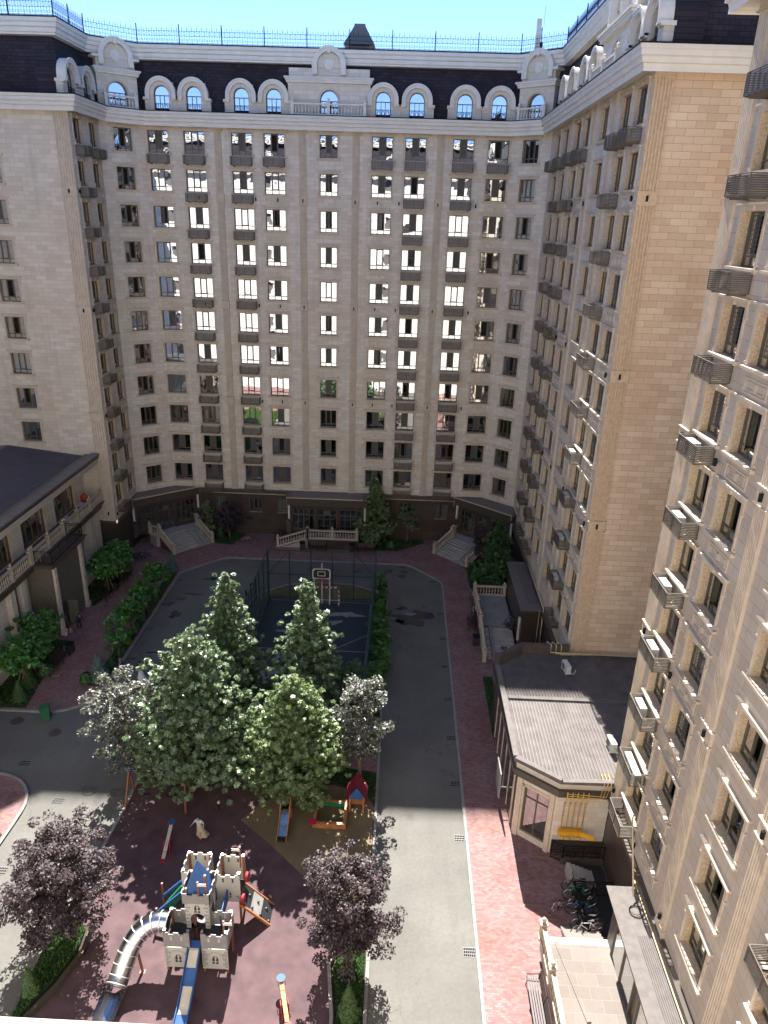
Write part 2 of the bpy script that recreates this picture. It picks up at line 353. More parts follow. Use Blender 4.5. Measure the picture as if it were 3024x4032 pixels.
# centre island
isl_r=[(-.42,-.5),(-.42,58.6)]
isl=[(-.42,-.5),(-.42,58.6),(-1.5,60.2),(-4,61.4),(-7,61.6),(-10,60.9),(-12.6,58.9),(-13.0,57),(-12.6,44),(-15.35,37.6),(-15.35,32.0),(-15.6,27.5),(-16.0,24.2),(-15.75,20.4),(-15.7,-.5)]
b=MB(); b.prism(isl,-.02,.06); struct('island_bed',b,'soil')
kerb(isl[1:],side=-1)
kerb([(-.42,-.5),(-.42,58.6)],side=-1)
def sheet(name,poly,z,mat,kind='structure',th=.02):
    b=MB(); ar=sum(poly[k][0]*poly[(k+1)%len(poly)][1]-poly[(k+1)%len(poly)][0]*poly[k][1] for k in range(len(poly)))
    if ar<0: poly=poly[::-1]
    b.prism(poly,z-th,z); return struct(name,b,mat,kind=kind)
play=[(-.62,25.2),(-.62,33.3),(-1.2,34.2),(-3.2,34.9),(-5.6,34.4),(-7.0,33.4),(-7.4,33.1),(-8.2,34.6),(-9.6,34.9),(-10.6,34.1),(-12.0,35.3),(-13.6,35.9),(-15.2,36.0),(-15.2,32),(-15.42,27.5),(-15.5,25.0),(-14.9,24.6),(-14.1,24.7),(-13.9,23.2),(-14.4,21.6),(-15.2,20.2),(-15.4,16),(-15.4,0),(-1.9,0),(-1.9,20.8),(-2.27,23.14),(-1.9,24.6)]
sheet('playground_surface',play,.085,'rubber')
tan=[(-.64,25.25),(-.64,33.25),(-1.22,34.15),(-3.2,34.85),(-5.6,34.35),(-7.0,33.35),(-7.42,33.05),(-8.3,31.75),(-6.26,30.06),(-3.6,27.57),(-1.6,25.7),(-1.4,25.2)]
sheet('sand_coloured_surface',tan,.09,'tan_rubber')
sheet('path',[(-9.2,34.6),(-7.6,33.2),(-6.6,36),(-7.5,39.5),(-9.0,39.5)],.082,'paver')
sheet('path_kerbside',[(-3.4,36.6),(-.6,36.1),(-.6,38.0),(-3.6,38.2)],.082,'paver')
# court
sheet('court_surface',[(-11.3,40.2),(-1.72,40.2),(-1.72,58.05),(-11.3,58.05)],.09,'court')
sheet('court_apron',[(-12.4,57.2)]+[(-11.35,58.1),(-1.65,58.1)]+[(-1.55,59.9),(-4,61.2),(-7,61.4),(-10,60.7),(-12.3,58.9)],.082,'olive')
b=MB()
for (x0,x1,y0,y1) in ((-11.1,-1.95,57.75,57.8),(-11.1,-1.95,49.72,49.8),(-2.0,-1.95,40.4,57.8)): b.box(x0,x1,y0,y1,.088,.096)
b.bar((-1.97,52.4,.092),(-4.6,50.0,.092),.06,.008)
struct('court_lines',b,'court_line')
random.seed(3)
def blob(cx,cy,rx,ry,n=26,j=.28,rot=0):
    ph=[random.uniform(0,6.28) for _ in range(5)]; out=[]
    for i in range(n):
        a=2*PI*i/n; r=1+j*(math.sin(2*a+ph[0])*.5+math.sin(3*a+ph[1])*.45+math.sin(5*a+ph[2])*.35+math.sin(9*a+ph[3])*.2)
        x=rx*r*math.cos(a); y=ry*r*math.sin(a); out.append((cx+x*math.cos(rot)-y*math.sin(rot),cy+x*math.sin(rot)+y*math.cos(rot)))
    return out
for i,(x,y,rx,ry) in enumerate(((-4.2,55.6,1.3,.45),(-4.9,54.2,.45,.4),(-8.6,52.6,1.1,.25),(-7.9,51.4,.5,.12),(-9.2,48.9,.9,.5),(-9.5,46.5,1.2,.8),(-4.0,55.2,.15,.12))):
    sheet('worn_court_patch',blob(x,y,rx,ry,j=.5),.095,'worn')
for (x,y,rx,ry) in ((1.9,55.6,1.7,1.1),(.9,57.3,.5,.35),(2.9,57.8,.3,.2),(.6,55.0,.6,.25)):
    sheet('wet_patch',blob(x,y,rx,ry,40,.5),.0045,'puddle')
sheet('dry_patch',blob(1.6,56.3,.45,.25),.009,'worn')
for (x,y,rx,ry) in ((-19.0,54.6,.55,.5),(-19.3,57.3,.4,.25),(-18.4,58.3,.7,.2),(-17.6,61.5,.6,.3),(-20.0,56.4,.3,.3),(-18.7,48.6,.7,.15)):
    sheet('wet_patch',blob(x,y,rx,ry,30,.5),.0045,'puddle')
# left island across the road
li=[(-46,34.62),(-24.0,34.62)]+arc(-24.0,31.6,3.0,90,0,8)[1:]+[(-21.0,30.8),(-21.05,29.0),(-21.2,20),(-21.2,-.5),(-46,-.5)]
b=MB(); b.prism(li[::-1],-.02,.1); struct('corner_pavement',b,'paver')
kerb(li[:-1],side=1)
# lawns
LAWNS=[]
def lawn(poly,z=.13):
    sheet('lawn',poly,z,'grass',th=.14); LAWNS.append((poly,z))
lawn([(-27.4,40.9),(-25.45,40.9),(-25.9,44.6),(-26.35,49.6),(-29,49.6),(-29,40.9)])
lawn([(-26.35,55.3),(-25.75,61.9),(-28.2,61.9),(-28.6,55.6)])
lawn([(-21.1,43.75),(-22.6,43.85),(-22.0,47.2),(-21.9,61.9),(-21.1,62.0)],.14)
lawn([(-19.25,69.5),(-17.3,69.3),(-16.4,72.3),(-20.8,72.3)])
lawn([(-3.2,69.2),(.2,69.2),(3.2,71.6),(3.0,72.3),(-3.2,72.3)])
lawn([(7.35,66.0),(7.35,61.6),(8.4,60.2),(12.1,60.0),(12.1,66.3),(9.9,68.6)])
lawn([(-1.6,40.3),(-.64,40.3),(-.64,58.6),(-1.6,58.6)],.1)
lawn([(-15.55,24.9),(-14.8,24.5),(-14.3,24.4),(-14.2,23.2),(-14.7,21.6),(-15.5,20.1),(-15.6,16),(-15.85,24.1)],.24)
lawn([(-1.75,15),(-.65,15),(-.65,24.4),(-1.6,24.4),(-2.1,23.1),(-1.75,20.8)],.2)
lawn([(-23.0,29.9),(-21.3,29.9),(-21.3,18),(-30,18),(-30,29.9)],.15)
lawn([(7.2,47.0),(7.2,39.8),(7.9,39.8),(7.9,47.0)],.12)
lawn([(-12.5,44),(-12.5,40.5),(-15.1,37.6),(-15.2,36.2),(-13.6,36.1),(-12.0,35.5),(-10.6,34.3),(-9.4,35.2),(-9.2,39.8),(-11.4,40.1),(-11.5,44)],.11)
lawn([(-6.8,33.7),(-5.6,34.6),(-3.2,35.1),(-1.1,34.3),(-.6,33.5),(-.6,36),(-3.4,36.5),(-3.7,38.3),(-.6,38.1),(-.6,40.1),(-7.4,40.1),(-6.5,36)],.11)
# low walls of the two planters
pl1=[(-15.35,16),(-15.12,20.2),(-14.45,21.6),(-13.98,23.2),(-14.1,24.62)]
o=kerb(pl1,wd=.18,h=.38,name='planter_wall',side=1,mat='granite'); del o['kind']; tag(o,'low curved brown planter wall beside the maroon playground at lower left','planter wall')
o=kerb([(-1.88,15),(-1.88,20.8),(-2.24,23.14),(-1.85,24.55)],wd=.15,h=.34,name='planter_wall',side=-1,mat='kerb'); del o['kind']; tag(o,'pale planter edge between the playground and the conifer bed at bottom centre','planter wall')
# drains
def grate():
    b=MB(); 
    for i in range(4): b.box(-.34,.34,-.24+i*.16-.016,-.24+i*.16+.016,0,.012)
    for i in range(8): b.box(-.32+i*.091-.010,-.32+i*.091+.010,-.25,.25,0,.014)
    g=b.mesh('drain_grate',['grate']); b=MB(); b.box(-.34,.34,-.25,.25,-.001,.004); h=b.mesh('drain_shade_plate',['void']); return g,h  # black plate laid on the road stands for the shade under the grate
gm,hm=grate()
DR=[(4.4,y,'right road kerb') for y in (20.0,24.3,31.2,35.5,39.8,44.05,48.3,52.4,56.6)]+[(3.9,62.7,''),(.9,65.6,''),(-7.5,65.8,''),(-11.6,65.75,''),(-16.6,65.3,''),(-20.4,61.0,''),(-20.45,56.2,''),(-20.45,52.0,''),(-20.45,47.6,''),(-18.3,40.2,''),(-23.3,34.0,''),(-20.3,31.6,''),(-20.2,27.6,'')]
DR[-2]=(-19.4,32.6,''); DR[-3]=(-22.9,35.6,'')
for i,(x,y,_) in enumerate(DR):
    if i<9: lab='%s iron storm drain from the viewer along the right road kerb'%ORD[i]
    elif i<11: lab=('storm drain at the slanted far right road corner','storm drain near the far right bend in front of the right stairs')[i-9]
    elif i<14: lab=('storm drain behind the basketball hoop on the far road','storm drain behind the left corner of the court cage','storm drain at the far left road bend below the left stairs')[i-11]
    elif i<18: lab='%s storm drain counting nearer along the left hedge kerb'%ORD[i-14]
    else: lab=('storm drain on the shaded road beside the grey leafed tree','dark storm drain at the left picture edge in shade','storm drain at the shadow edge on the left road','sunlit storm drain above the purple tree on the left road')[i-18]
    o=inst('storm_drain',gm,None,(x,y,.002)); tag(o,lab,'drain','storm drains in the road'); inst('drain_shade',hm,o)
b=MB(); b.lathe([(.42,0),(.42,.006),(.40,.008)],n=20); mh=b.mesh('manhole_cover',['granite_plain'])
b=MB()
b.tube([(.42*math.cos(2*PI*i/20),.42*math.sin(2*PI*i/20),.006) for i in range(20)],.022,4,closed=True)
for i in range(12): a=2*PI*i/12; b.bar((.12*math.cos(a),.12*math.sin(a),.006),(.40*math.cos(a),.40*math.sin(a),.006),.035,.012)
mo=b.mesh('spoked_manhole',['granite_plain'])
for i,(x,y,mm,lab) in enumerate(((-22.3,38.6,mh,'plain dark manhole cover on the shaded road near the green bin'),(-25.4,39.6,mh,'small manhole cover close to the left lawn kerb'),(-17.3,36.3,mo,'spoked manhole cover below the grey leafed tree'),(-17.9,33.55,mo,'left spoked manhole cover of the pair by the swing'),(-16.2,33.5,mo,'right spoked manhole cover of the pair by the swing'),(.9,63.6,mh,'manhole cover right of the court cage, nearer one'),(-.5,64.7,mh,'manhole cover right of the court cage at the bend'),(1.1,64.7,mh,'manhole cover furthest right on the far road bend'))):
    tag(inst('manhole_cover',mm,None,(x,y,.003)),lab,'manhole cover','manhole covers in the road')
# ------------------------------------------------------------------ facade kit
def frame(P0,rot): 
    c,s_=math.cos(rot),math.sin(rot)
    return lambda s,y,z:(P0[0]+s*c-y*s_,P0[1]+s*s_+y*c,z)
REV=.30
def wall(parent,P0,rot,s0,s1,z0,z1,holes,mat,rev=REV,name='wall',thick=True):
    b=MB(); xs=sorted(set([s0,s1]+[h[0] for h in holes]+[h[1] for h in holes])); zs=sorted(set([z0,z1]+[h[2] for h in holes]+[h[3] for h in holes]))
    hs=set((round(h[0],3),round(h[2],3),round(h[1],3),round(h[3],3)) for h in holes)
    def inh(x,z): return any(h[0]<x<h[1] and h[2]<z<h[3] for h in holes)
    idx={}
    def vi(x,z):
        k=(x,z)
        if k not in idx: idx[k]=len(b.v); b.v.append((x,0,z))
        return idx[k]
    for i in range(len(xs)-1):
        for j in range(len(zs)-1):
            if inh((xs[i]+xs[i+1])/2,(zs[j]+zs[j+1])/2): continue
            b.f.append([vi(xs[i],zs[j]),vi(xs[i+1],zs[j]),vi(xs[i+1],zs[j+1]),vi(xs[i],zs[j+1])]); b.mi.append(0); b.sm.append(False)
    b.mat(1)
    for (a,c,e,f) in holes:
        b.face([(a,0,e),(a,rev,e),(c,rev,e),(c,0,e)][::-1]); b.face([(a,0,f),(a,rev,f),(c,rev,f),(c,0,f)])
        b.face([(a,0,e),(a,0,f),(a,rev,f),(a,rev,e)][::-1]); b.face([(c,0,e),(c,0,f),(c,rev,f),(c,rev,e)])
    return b.build(name,[mat,'reveal'],parent,(P0[0],P0[1],0),rot)
WC={}
def win_meshes(w,h,kind,near=False,gl='glass'):
    key=(w,h,kind,near,gl)
    if key in WC: return WC[key]
    hw=w/2; y=REV-.06; d={}
    b=MB(); t3=w/3; tz=h*.2
    if kind in (1,6,3):
        for (a,c,e,f) in ((-hw+.03,-t3/2,.03,h-.03),(t3/2,hw-.03,.03,h-.03),(-t3/2,t3/2,.03,tz)): b.face([(a,y,e),(c,y,e),(c,y,f),(a,y,f)])
    else: b.face([(-hw+.03,y,.03),(hw-.03,y,.03),(hw-.03,y,h-.03),(-hw+.03,y,h-.03)])
    b.mat(1)
    y1=y+.7; q=[(-hw,y+.03,0),(hw,y+.03,0),(hw,y+.03,h),(-hw,y+.03,h)]; r=[(p[0],y1,p[2]) for p in q]
    for i in range(4): j=(i+1)%4; b.face([q[i],q[j],r[j],r[i]])
    b.face(r)
    d['window']=b.mesh('window',[gl,'dark'])
    b=MB(); fw=.055
    def fr(x0,x1,z0,z1,t=fw,dy=0):
        b.box(x0,x0+t,y-.05-dy,y+.03,z0,z1); b.box(x1-t,x1,y-.05-dy,y+.03,z0,z1); b.box(x0+t,x1-t,y-.05-dy,y+.03,z0,z0+t); b.box(x0+t,x1-t,y-.05-dy,y+.03,z1-t,z1)
    fr(-hw,hw,0,h,.06)
    t3=w/3; tz=h*.2
    for k in (-1,1): b.box(k*t3/2-.03,k*t3/2+.03,y-.045,y+.028,.06,h-.06)
    b.box(-hw+.06,-t3/2-.03,y-.042,y+.026,tz-.03,tz+.03); b.box(t3/2+.03,hw-.06,y-.042,y+.026,tz-.03,tz+.03); b.box(-t3/2+.03,t3/2-.03,y-.042,y+.026,tz-.03,tz+.03)
    fr(-t3/2+.03,t3/2-.03,tz+.03,h-.06,.05,.02)
    d['frame']=b.mesh('frame',['frame'])
    # stone surround
    b=MB(); j=.13
    for k in (-1,1):
        b.box(min(k*hw,k*(hw+j)),max(k*hw,k*(hw+j)),-.05,0,0,h)
        b.box(min(k*(hw+j-.02),k*(hw+j+.12)),max(k*(hw+j-.02),k*(hw+j+.12)),-.07,0,h-.42,h-.34); b.box(min(k*(hw+j-.02),k*(hw+j+.1)),max(k*(hw+j-.02),k*(hw+j+.1)),-.07,0,.08,.16)
        b.box(min(k*(hw+j-.02),k*(hw+j+.06)),max(k*(hw+j-.02),k*(hw+j+.06)),-.06,0,h-.34,h)
    b.box(-hw-j-.05,hw+j+.05,-.06,0,h,h+.2); b.box(-hw-j-.2,hw+j+.2,-.16,0,h+.2,h+.28); b.box(-hw-j-.12,hw+j+.12,-.10,0,h+.15,h+.199)
    b.box(-.11,.11,-.13,-.061,h+.01,h+.19)
    b.box(-hw-j-.15,hw+j+.15,-.17,0,-.1,0); b.box(-hw-j-.06,hw+j+.06,-.09,0,-.17,-.1)
    d['surround']=b.mesh('surround',['trim'])
    # coverings
    def curt(b,x0,x1,z0,z1,yy=None):
        yy=yy or y+.12; n=max(4,int((x1-x0)/.07)); pr=None
        for i in range(n+1):
            x=x0+(x1-x0)*i/n; p=yy+.03*math.sin(i*1.9)
            if pr: b.face([(pr[0],pr[1],z0),(x,p,z0),(x,p,z1),(pr[0],pr[1],z1)])
            pr=(x,p)
    b=MB(); mt='curtain'
    if kind==0: curt(b,-hw+.05,-t3/2,.1,h-.05); curt(b,t3/2+.1,hw-.05,.1,h-.05)
    elif kind==1:
        mt='blind'
        for i in range(int((h-tz-.15)/.1)): b.box(-t3/2+.06,t3/2-.06,y+.05,y+.07,tz+.1+i*.1,tz+.165+i*.1)
    elif kind==2: curt(b,-hw+.05,hw-.05,.06,h-.05)
    elif kind==3: curt(b,-hw+.05,-t3*.9,.06,h-.05)
    elif kind==4:
        mt='blind'
        for i in range(int((h-.15)/.11)): b.box(-hw+.06,hw-.06,y+.05,y+.07,.08+i*.11,.15+i*.11)
    elif kind==5: mt='curtain_g'; curt(b,-hw+.05,-.1,.06,h-.05); curt(b,.15,hw-.05,.06,h-.05)
    d['curtain']=b.mesh('curtain',[mt])
    # security grille
    b=MB(); x0,x1=-t3/2,t3/2
    for i in range(9): zz=tz+.12+i*(h-tz-.25)/8; b.tube([(x0,y-.06,zz),(x0+.03,y-.20,zz-.02),(x1-.03,y-.20,zz-.02),(x1,y-.06,zz)],.012,4)
    for x in (x0,x1,x0+.03,x1-.03): b.bar((x,y-.06 if abs(x)==t3/2 else y-.2,tz+.1),(x,y-.06 if abs(x)==t3/2 else y-.2,h-.1),.024)
    for i in range(1,5): b.bar((x0+i*(x1-x0)/5,y-.2,tz+.1),(x0+i*(x1-x0)/5,y-.2,h-.1),.014)
    d['grille']=b.mesh('window_grille',['iron_light'])
    # open sash
    b=MB(); R=Matrix.Translation((-t3/2+.03,y-.05,0))@Matrix.Rotation(math.radians(-38),4,'Z'); L=t3-.06
    b.box(0,.06,-.02,.02,tz,h-.08,R); b.box(L-.06,L,-.02,.02,tz,h-.08,R); b.box(.06,L-.06,-.02,.02,tz,tz+.06,R); b.box(.06,L-.06,-.02,.02,h-.14,h-.08,R); b.mat(1); b.box(.06,L-.06,-.004,.004,tz+.06,h-.14,R)
    d['sash']=b.mesh('open_sash',['frame',gl])
    WC[key]=d; return d
def window(parent,F,s,z,w,h,kind,rot,surround=True,grille=False,sash=False,gl='glass'):
    d=win_meshes(w,h,kind,False,gl); x,y,_=F(s,0,0)
    o=inst('window',d['window'],parent,(x,y,z),rot); inst('frame',d['frame'],o)
    if surround: inst('surround',d['surround'],o)
    if kind<6: inst('curtain' if kind not in (1,4) else 'blind',d['curtain'],o)
    if grille: inst('grille',d['grille'],o)
    if sash: inst('open_sash',d['sash'],o)
    return o
def basket_mesh(w=1.9,dp=.78,h=.72):
    b=MB(); hw=w/2; t=.035
    for x in (-hw,0,hw-t): b.box(x,x+t,-dp,-dp+t,-h,0)
    for x in (-hw,hw-t): b.box(x,x+t,-t-.02,-.02,-h,0); b.box(x,x+t,-dp+t,-t-.02,-t,0); b.box(x,x+t,-dp+t,-t-.02,-h,-h+t)
    b.box(-hw+t,hw-t,-dp,-dp+t,-t,0); b.box(-hw+t,hw-t,-dp,-dp+t,-h,-h+t)
    n=9
    for i in range(n):
        z=-h+t+.01+i*(h-2*t-.02)/n; hh=(h-2*t)/n*.6
        b.box(-hw+t,hw-t,-dp+.008,-dp+.022,z,z+hh); 
        for x in (-hw+.008,hw-.022): b.box(x,x+.014,-dp+t,-.055,z,z+hh)
    for i in range(9): x=-hw+.1+i*(w-.2)/8; b.box(x-.02,x+.02,-dp+t,-.02,-h-.03,-h)
    for x in (-hw+.25,hw-.29): b.box(x,x+.05,-dp+.1,0,-h-.09,-h-.03)
    return b.mesh('air_conditioner_basket',['basket'])
BK=basket_mesh(); BKS=basket_mesh(1.7,.75,.7)
def panel_mesh(w=1.75):
    b=MB(); hw=w/2
    def fr(x0,x1,z0,z1,t,d): b.box(x0,x1,-d,0,z1-t,z1); b.box(x0,x1,-d,0,z0,z0+t); b.box(x0,x0+t,-d,0,z0+t,z1-t); b.box(x1-t,x1,-d,0,z0+t,z1-t)
    fr(-hw,hw,-.78,-.22,.06,.035); fr(-hw+.2,-.12,-.66,-.34,.035,.03); fr(.12,hw-.2,-.66,-.34,.035,.03); b.box(-.07,.07,-.07,0,-.64,-.36)
    return b.mesh('relief_panel',['trim'])
PN=panel_mesh()
def pilaster(parent,F,rot,s,w,z0,z1,mat='trim',bands=(34.05,24.5,15.0)):
    b=MB(); hw=w/2; zs=[z0]+sorted([q for q in bands if z0+1<q<z1-1])+[z1]
    b.box(-hw,hw,-.06,0,z0,z1)
    for i in range(len(zs)-1):
        n=5; g=w/(n*2+1)
        for k in range(n+1): b.box(-hw+g*2*k,-hw+g*2*k+g,-.12,-.061,zs[i]+.35,zs[i+1]-.35)
        for zz in (zs[i+1],):
            b.box(-hw-.05,hw+.05,-.15,-.002,zz-.30,zz-.02 if zz==z1 else zz+.30); b.box(-hw-.12,hw+.12,-.2,-.003,zz-.36,zz-.30)
            if zz!=z1: b.box(-hw-.12,hw+.12,-.2,-.003,zz+.30,zz+.36)
    b.box(-hw-.06,hw+.06,-.15,-.002,z0,z0+.35)
    x,y,_=F(s,0,0); return b.build('pilaster',[mat],parent,(x,y,0),rot)
b=MB(); b.box(-.05,.05,-.14,-.03,-.15,.15); b.box(-.03,.03,-.03,0,-.05,.05); LMP=b.mesh('wall_lamp',['iron'])
def lamp(parent,F,rot,s,z,y=0): x,yy,_=F(s,y,0); return inst('wall_lamp',LMP,parent,(x,yy,z),rot)
# arch helpers
def archpts(r,zc,zb,n=14,cx=0): return [(cx-r,zb)]+[(cx-r*math.cos(PI*i/n),zc+r*math.sin(PI*i/n)) for i in range(n+1)]+[(cx+r,zb)]
def arch_window(parent,w,zb,zc,loc,rot,y=0,big=False):
    r=w/2; b=MB(); P=[(-r,zb),(r,zb)]+[(r*math.cos(PI*i/14),zc+r*math.sin(PI*i/14)) for i in range(15)]
    b.face([(p[0],y,p[1]) for p in P[:2]]+[(p[0],y,p[1]) for p in P[3:-1]]+[(-r,y,zc)])
    o=b.build('window',['glass'],parent,loc,rot) if parent is None or parent.get('isroot') else b.build('window',['glass'],parent)
    return o
def dormer_meshes():
    d={}
    b=MB(); y=-.0
    inn=archpts(.68,42.43,41.05); out=archpts(1.02,42.43,41.05)
    b.band(inn,out,y,.35)                                 # stone face round the window
    for k in (-1,1):
        x0,x1=sorted((k*1.0,k*1.5)); b.box(x0,x1,.02,.6,41.0,42.0)
        xa,xb=sorted((k*1.08,k*1.44)); b.box(xa,xb,-.015,.019,41.25,41.85)
    b.box(-1.02,1.02,.42,.46,41.0,43.4) ; d['body']=b.mesh('dormer_wall',['stone'])
    b=MB(); a=archpts(1.0,42.43,42.02); c=archpts(1.30,42.43,42.02); b.band(a,c,-.22,.5); a=archpts(1.22,42.43,42.02); c=archpts(1.36,42.43,42.02); b.band(a,c,-.28,-.221)
    for k in (-1,1): x0,x1=sorted((k*1.0,k*1.58)); b.box(x0,x1,-.25,.6,42.0,42.14); b.box(x0,x1,-.16,.6,41.93,41.999)
    d['mould']=b.mesh('arch_moulding',['white'])
    b=MB(); a=archpts(1.26,42.43,42.14,12); 
    for i in range(len(a)-1): b.face([(a[i][0],.5,a[i][1]),(a[i+1][0],.5,a[i+1][1]),(a[i+1][0],2.2,a[i+1][1]),(a[i][0],2.2,a[i][1])],True)
    for k in (-1,1): x0,x1=sorted((k*1.2,k*1.56)); b.box(x0,x1,.55,2.0,41.0,42.1)
    d['roof']=b.mesh('dormer_roof',['shingle'])
    b=MB(); r=.67; zc=42.43; zb=41.07; yy=.28
    b.face([(-r,yy,zb),(r,yy,zb)]+[(r*math.cos(PI*i/14),yy,zc+r*math.sin(PI*i/14)) for i in range(15)])
    d['win']=b.mesh('window',['glass'])
    b=MB(); b.band(archpts(.61,zc,zb),archpts(.68,zc,zb),yy-.06,yy+.03)
    b.box(-.61,.61,yy-.06,yy+.03,42.28,42.35); b.box(-.61,.61,yy-.055,yy+.03,zb,zb+.06)
    for x in (-.22,.17): b.box(x,x+.05,yy-.055,yy+.028,zb+.06,42.28)
    d['frame']=b.mesh('frame',['frame'])
    b=MB(); yy=.02
    b.box(-.68,.68,yy,yy+.03,41.68,41.71); b.box(-.68,.68,yy,yy+.03,41.08,41.11)
    for i in range(8): x=-.66+i*1.32/7; b.box(x-.01,x+.01,yy+.005,yy+.025,41.11,41.68)
    for x in (-.42,0,.42): b.tube([(x+.15*math.cos(a*PI/5),yy,41.4+.2*math.sin(a*PI/5)) for a in range(10)],.014,3,closed=True)
    d['bal']=b.mesh('balconet',['iron'])
    return d
DM=dormer_meshes()
def dormer(parent,F,rot,s):
    x,y,_=F(s,.12,0)
    o=inst('dormer',DM['body'],parent,(x,y,0),rot); inst('arch_moulding',DM['mould'],o); inst('dormer_roof',DM['roof'],o); inst('window',DM['win'],o); inst('frame',DM['frame'],o); inst('balconet',DM['bal'],o); return o
BAL=[(.05,0),(.055,.04),(.03,.08),(.05,.16),(.075,.28),(.06,.40),(.03,.56),(.028,.66),(.05,.7),(.05,.74)]
def balustrade(name,parent,pts,mat='rail_stone',h=1.0,post_every=3.2,posts=True,loc=(0,0,0),rot=0,sp=.26,n=8,ball=True):
    # pts list of (x,y,z) in local coords: rails follow the points
    b=MB()
    def post(p):
        b.box(p[0]-.13,p[0]+.13,p[1]-.13,p[1]+.13,p[2],p[2]+h+.06); b.box(p[0]-.18,p[0]+.18,p[1]-.18,p[1]+.18,p[2]+h+.06,p[2]+h+.13); b.box(p[0]-.17,p[0]+.17,p[1]-.17,p[1]+.17,p[2],p[2]+.14)
        if ball: b.lathe([(.04,0),(.05,.05),(.11,.11),(.12,.17),(.09,.24),(.02,.28)],p[0],p[1],p[2]+h+.13,8)
    for i in range(len(pts)-1):
        a=Vector(pts[i]); c=Vector(pts[i+1]); L=Vector((c-a).xy).length; k=max(1,round(L/post_every))
        for q in range(k):
            p0=a.lerp(c,q/k); p1=a.lerp(c,(q+1)/k)
            if posts: post(p0)
            dz=Vector((0,0,1)); b.bar(p0+dz*(h-.07),p1+dz*(h-.07),.2,.13); b.bar(p0+dz*.08,p1+dz*.08,.2,.14)
            l=(p1-p0).xy.length; m_=max(1,int((l-.3)/sp))
            for r in range(m_):
                p=p0.lerp(p1,(.15+(r+.5)*(l-.3)/m_)/l); b.lathe([(rr,zz*(h-.28)/.74) for rr,zz in BAL],p.x,p.y,p.z+.14,n)
    if posts: post(Vector(pts[-1]))
    return b.build(name,[mat],parent,loc,rot)
def bay(parent,F,rot,s,W,full=True,nm='attic_bay'):
    # projecting attic bay with arched window, pediment and balcony
    hw=W/2; b=MB(); inn=archpts(.80,42.3,41.0); out=archpts(1.15,42.3,41.0)
    y0=.0
    # wall with an arched hole
    b.band(inn,[( -hw if p[0]<0 and i==0 else p[0],p[1]) for i,p in enumerate(out)],y0,.4)
    for k in (-1,1): x0,x1=sorted((k*1.14,k*hw)); b.box(x0,x1,y0+.01,.9,41.0,43.6)
    b.box(-1.14,1.14,y0+.012,.35,43.35,43.6)
    # spandrels
    o_=archpts(1.14,42.3,41.0)
    for i in range(1,len(o_)-2):
        a,c=o_[i],o_[i+1]; b.face([(a[0],y0+.01,a[1]),(c[0],y0+.01,c[1]),(c[0],y0+.01,43.4),(a[0],y0+.01,43.4)])
    b.box(-hw+.1,hw-.1,y0+.05,1.2,44.05,44.75)
    b.box(-1.0,1.0,.45,.5,41,43.3)
    P=[(-1.0,44.75),(1.0,44.75)]+[(1.05*math.cos(PI*i/12),44.95+1.0*math.sin(PI*i/12)) for i in range(13)]
    b.face([(p[0],y0+.0,p[1]) for p in P])
    x,y,_=F(s,.1,0)
    o=b.build(nm,['stone'],parent,(x,y,0),rot)
    b=MB(); b.band(inn,[( p[0]*1.22,42.3+(p[1]-42.3)*1.22 if p[1]>42.3 else p[1]) for p in inn],y0-.05,y0-.001); 
    b.build('window_arch',['trim'],o)
    b=MB(); b.box(-hw-.12,hw+.12,-.25,1.0,43.6,43.78); b.box(-hw-.2,hw+.2,-.33,1.0,43.78,43.92); b.box(-hw-.3,hw+.3,-.42,1.0,43.92,44.05)
    a=archpts(1.05,44.95,44.25,14); c=archpts(1.42,44.95,44.25,14); b.band(a,c,-.3,1.1); a=archpts(1.34,44.95,44.25,14); c=archpts(1.48,44.95,44.25,14); b.band(a,c,-.36,-.301)
    b.box(-.14,.14,-.4,-.2,45.85,46.4)
    if not full:
        for k in (-1,1): x0,x1=sorted((k*1.4,k*(hw+.25))); b.box(x0,x1,-.3,1.1,44.76,44.95)
    b.build('moulding',['white'],o)
    b=MB(); b.mat(0)
    for r,z in ((.42,.05),(.34,.08),(.2,.11),(.1,.15)): b.prism([(r*math.cos(2*PI*i/18),r*math.sin(2*PI*i/18)) for i in range(18)],0,z,lambda X,Y,Z:(X,y0-Z,45.05+Y))
    b.build('medallion',['white'],o)
    b=MB(); a=archpts(1.4,44.95,44.8,12)
    for i in range(len(a)-1): b.face([(a[i][0],1.1,a[i][1]),(a[i+1][0],1.1,a[i+1][1]),(a[i+1][0],2.6,a[i+1][1]),(a[i][0],2.6,a[i][1])],True)
    b.build('pediment_roof',['shingle'],o)
    r=.8; b=MB(); b.face([(-r,.3,41.0),(r,.3,41.0)]+[(r*math.cos(PI*i/14),.3,42.3+r*math.sin(PI*i/14)) for i in range(15)]); b.build('window',['glass'],o)
    b=MB(); b.band(archpts(.74,42.3,41.0),archpts(.81,42.3,41.0),.24,.33); b.box(-.74,.74,.24,.33,42.2,42.27)
    for xx in (-.25,.2): b.box(xx,xx+.05,.245,.33,41.0,42.2)
    b.build('frame',['frame'],o)
    n=2 if W>6 else 1
    balustrade('balustrade',o,[(-W/2+.45,-.62,41.0),(W/2-.45,-.62,41.0)],'white',.98,(W-.9)/n,sp=.27)
    return o
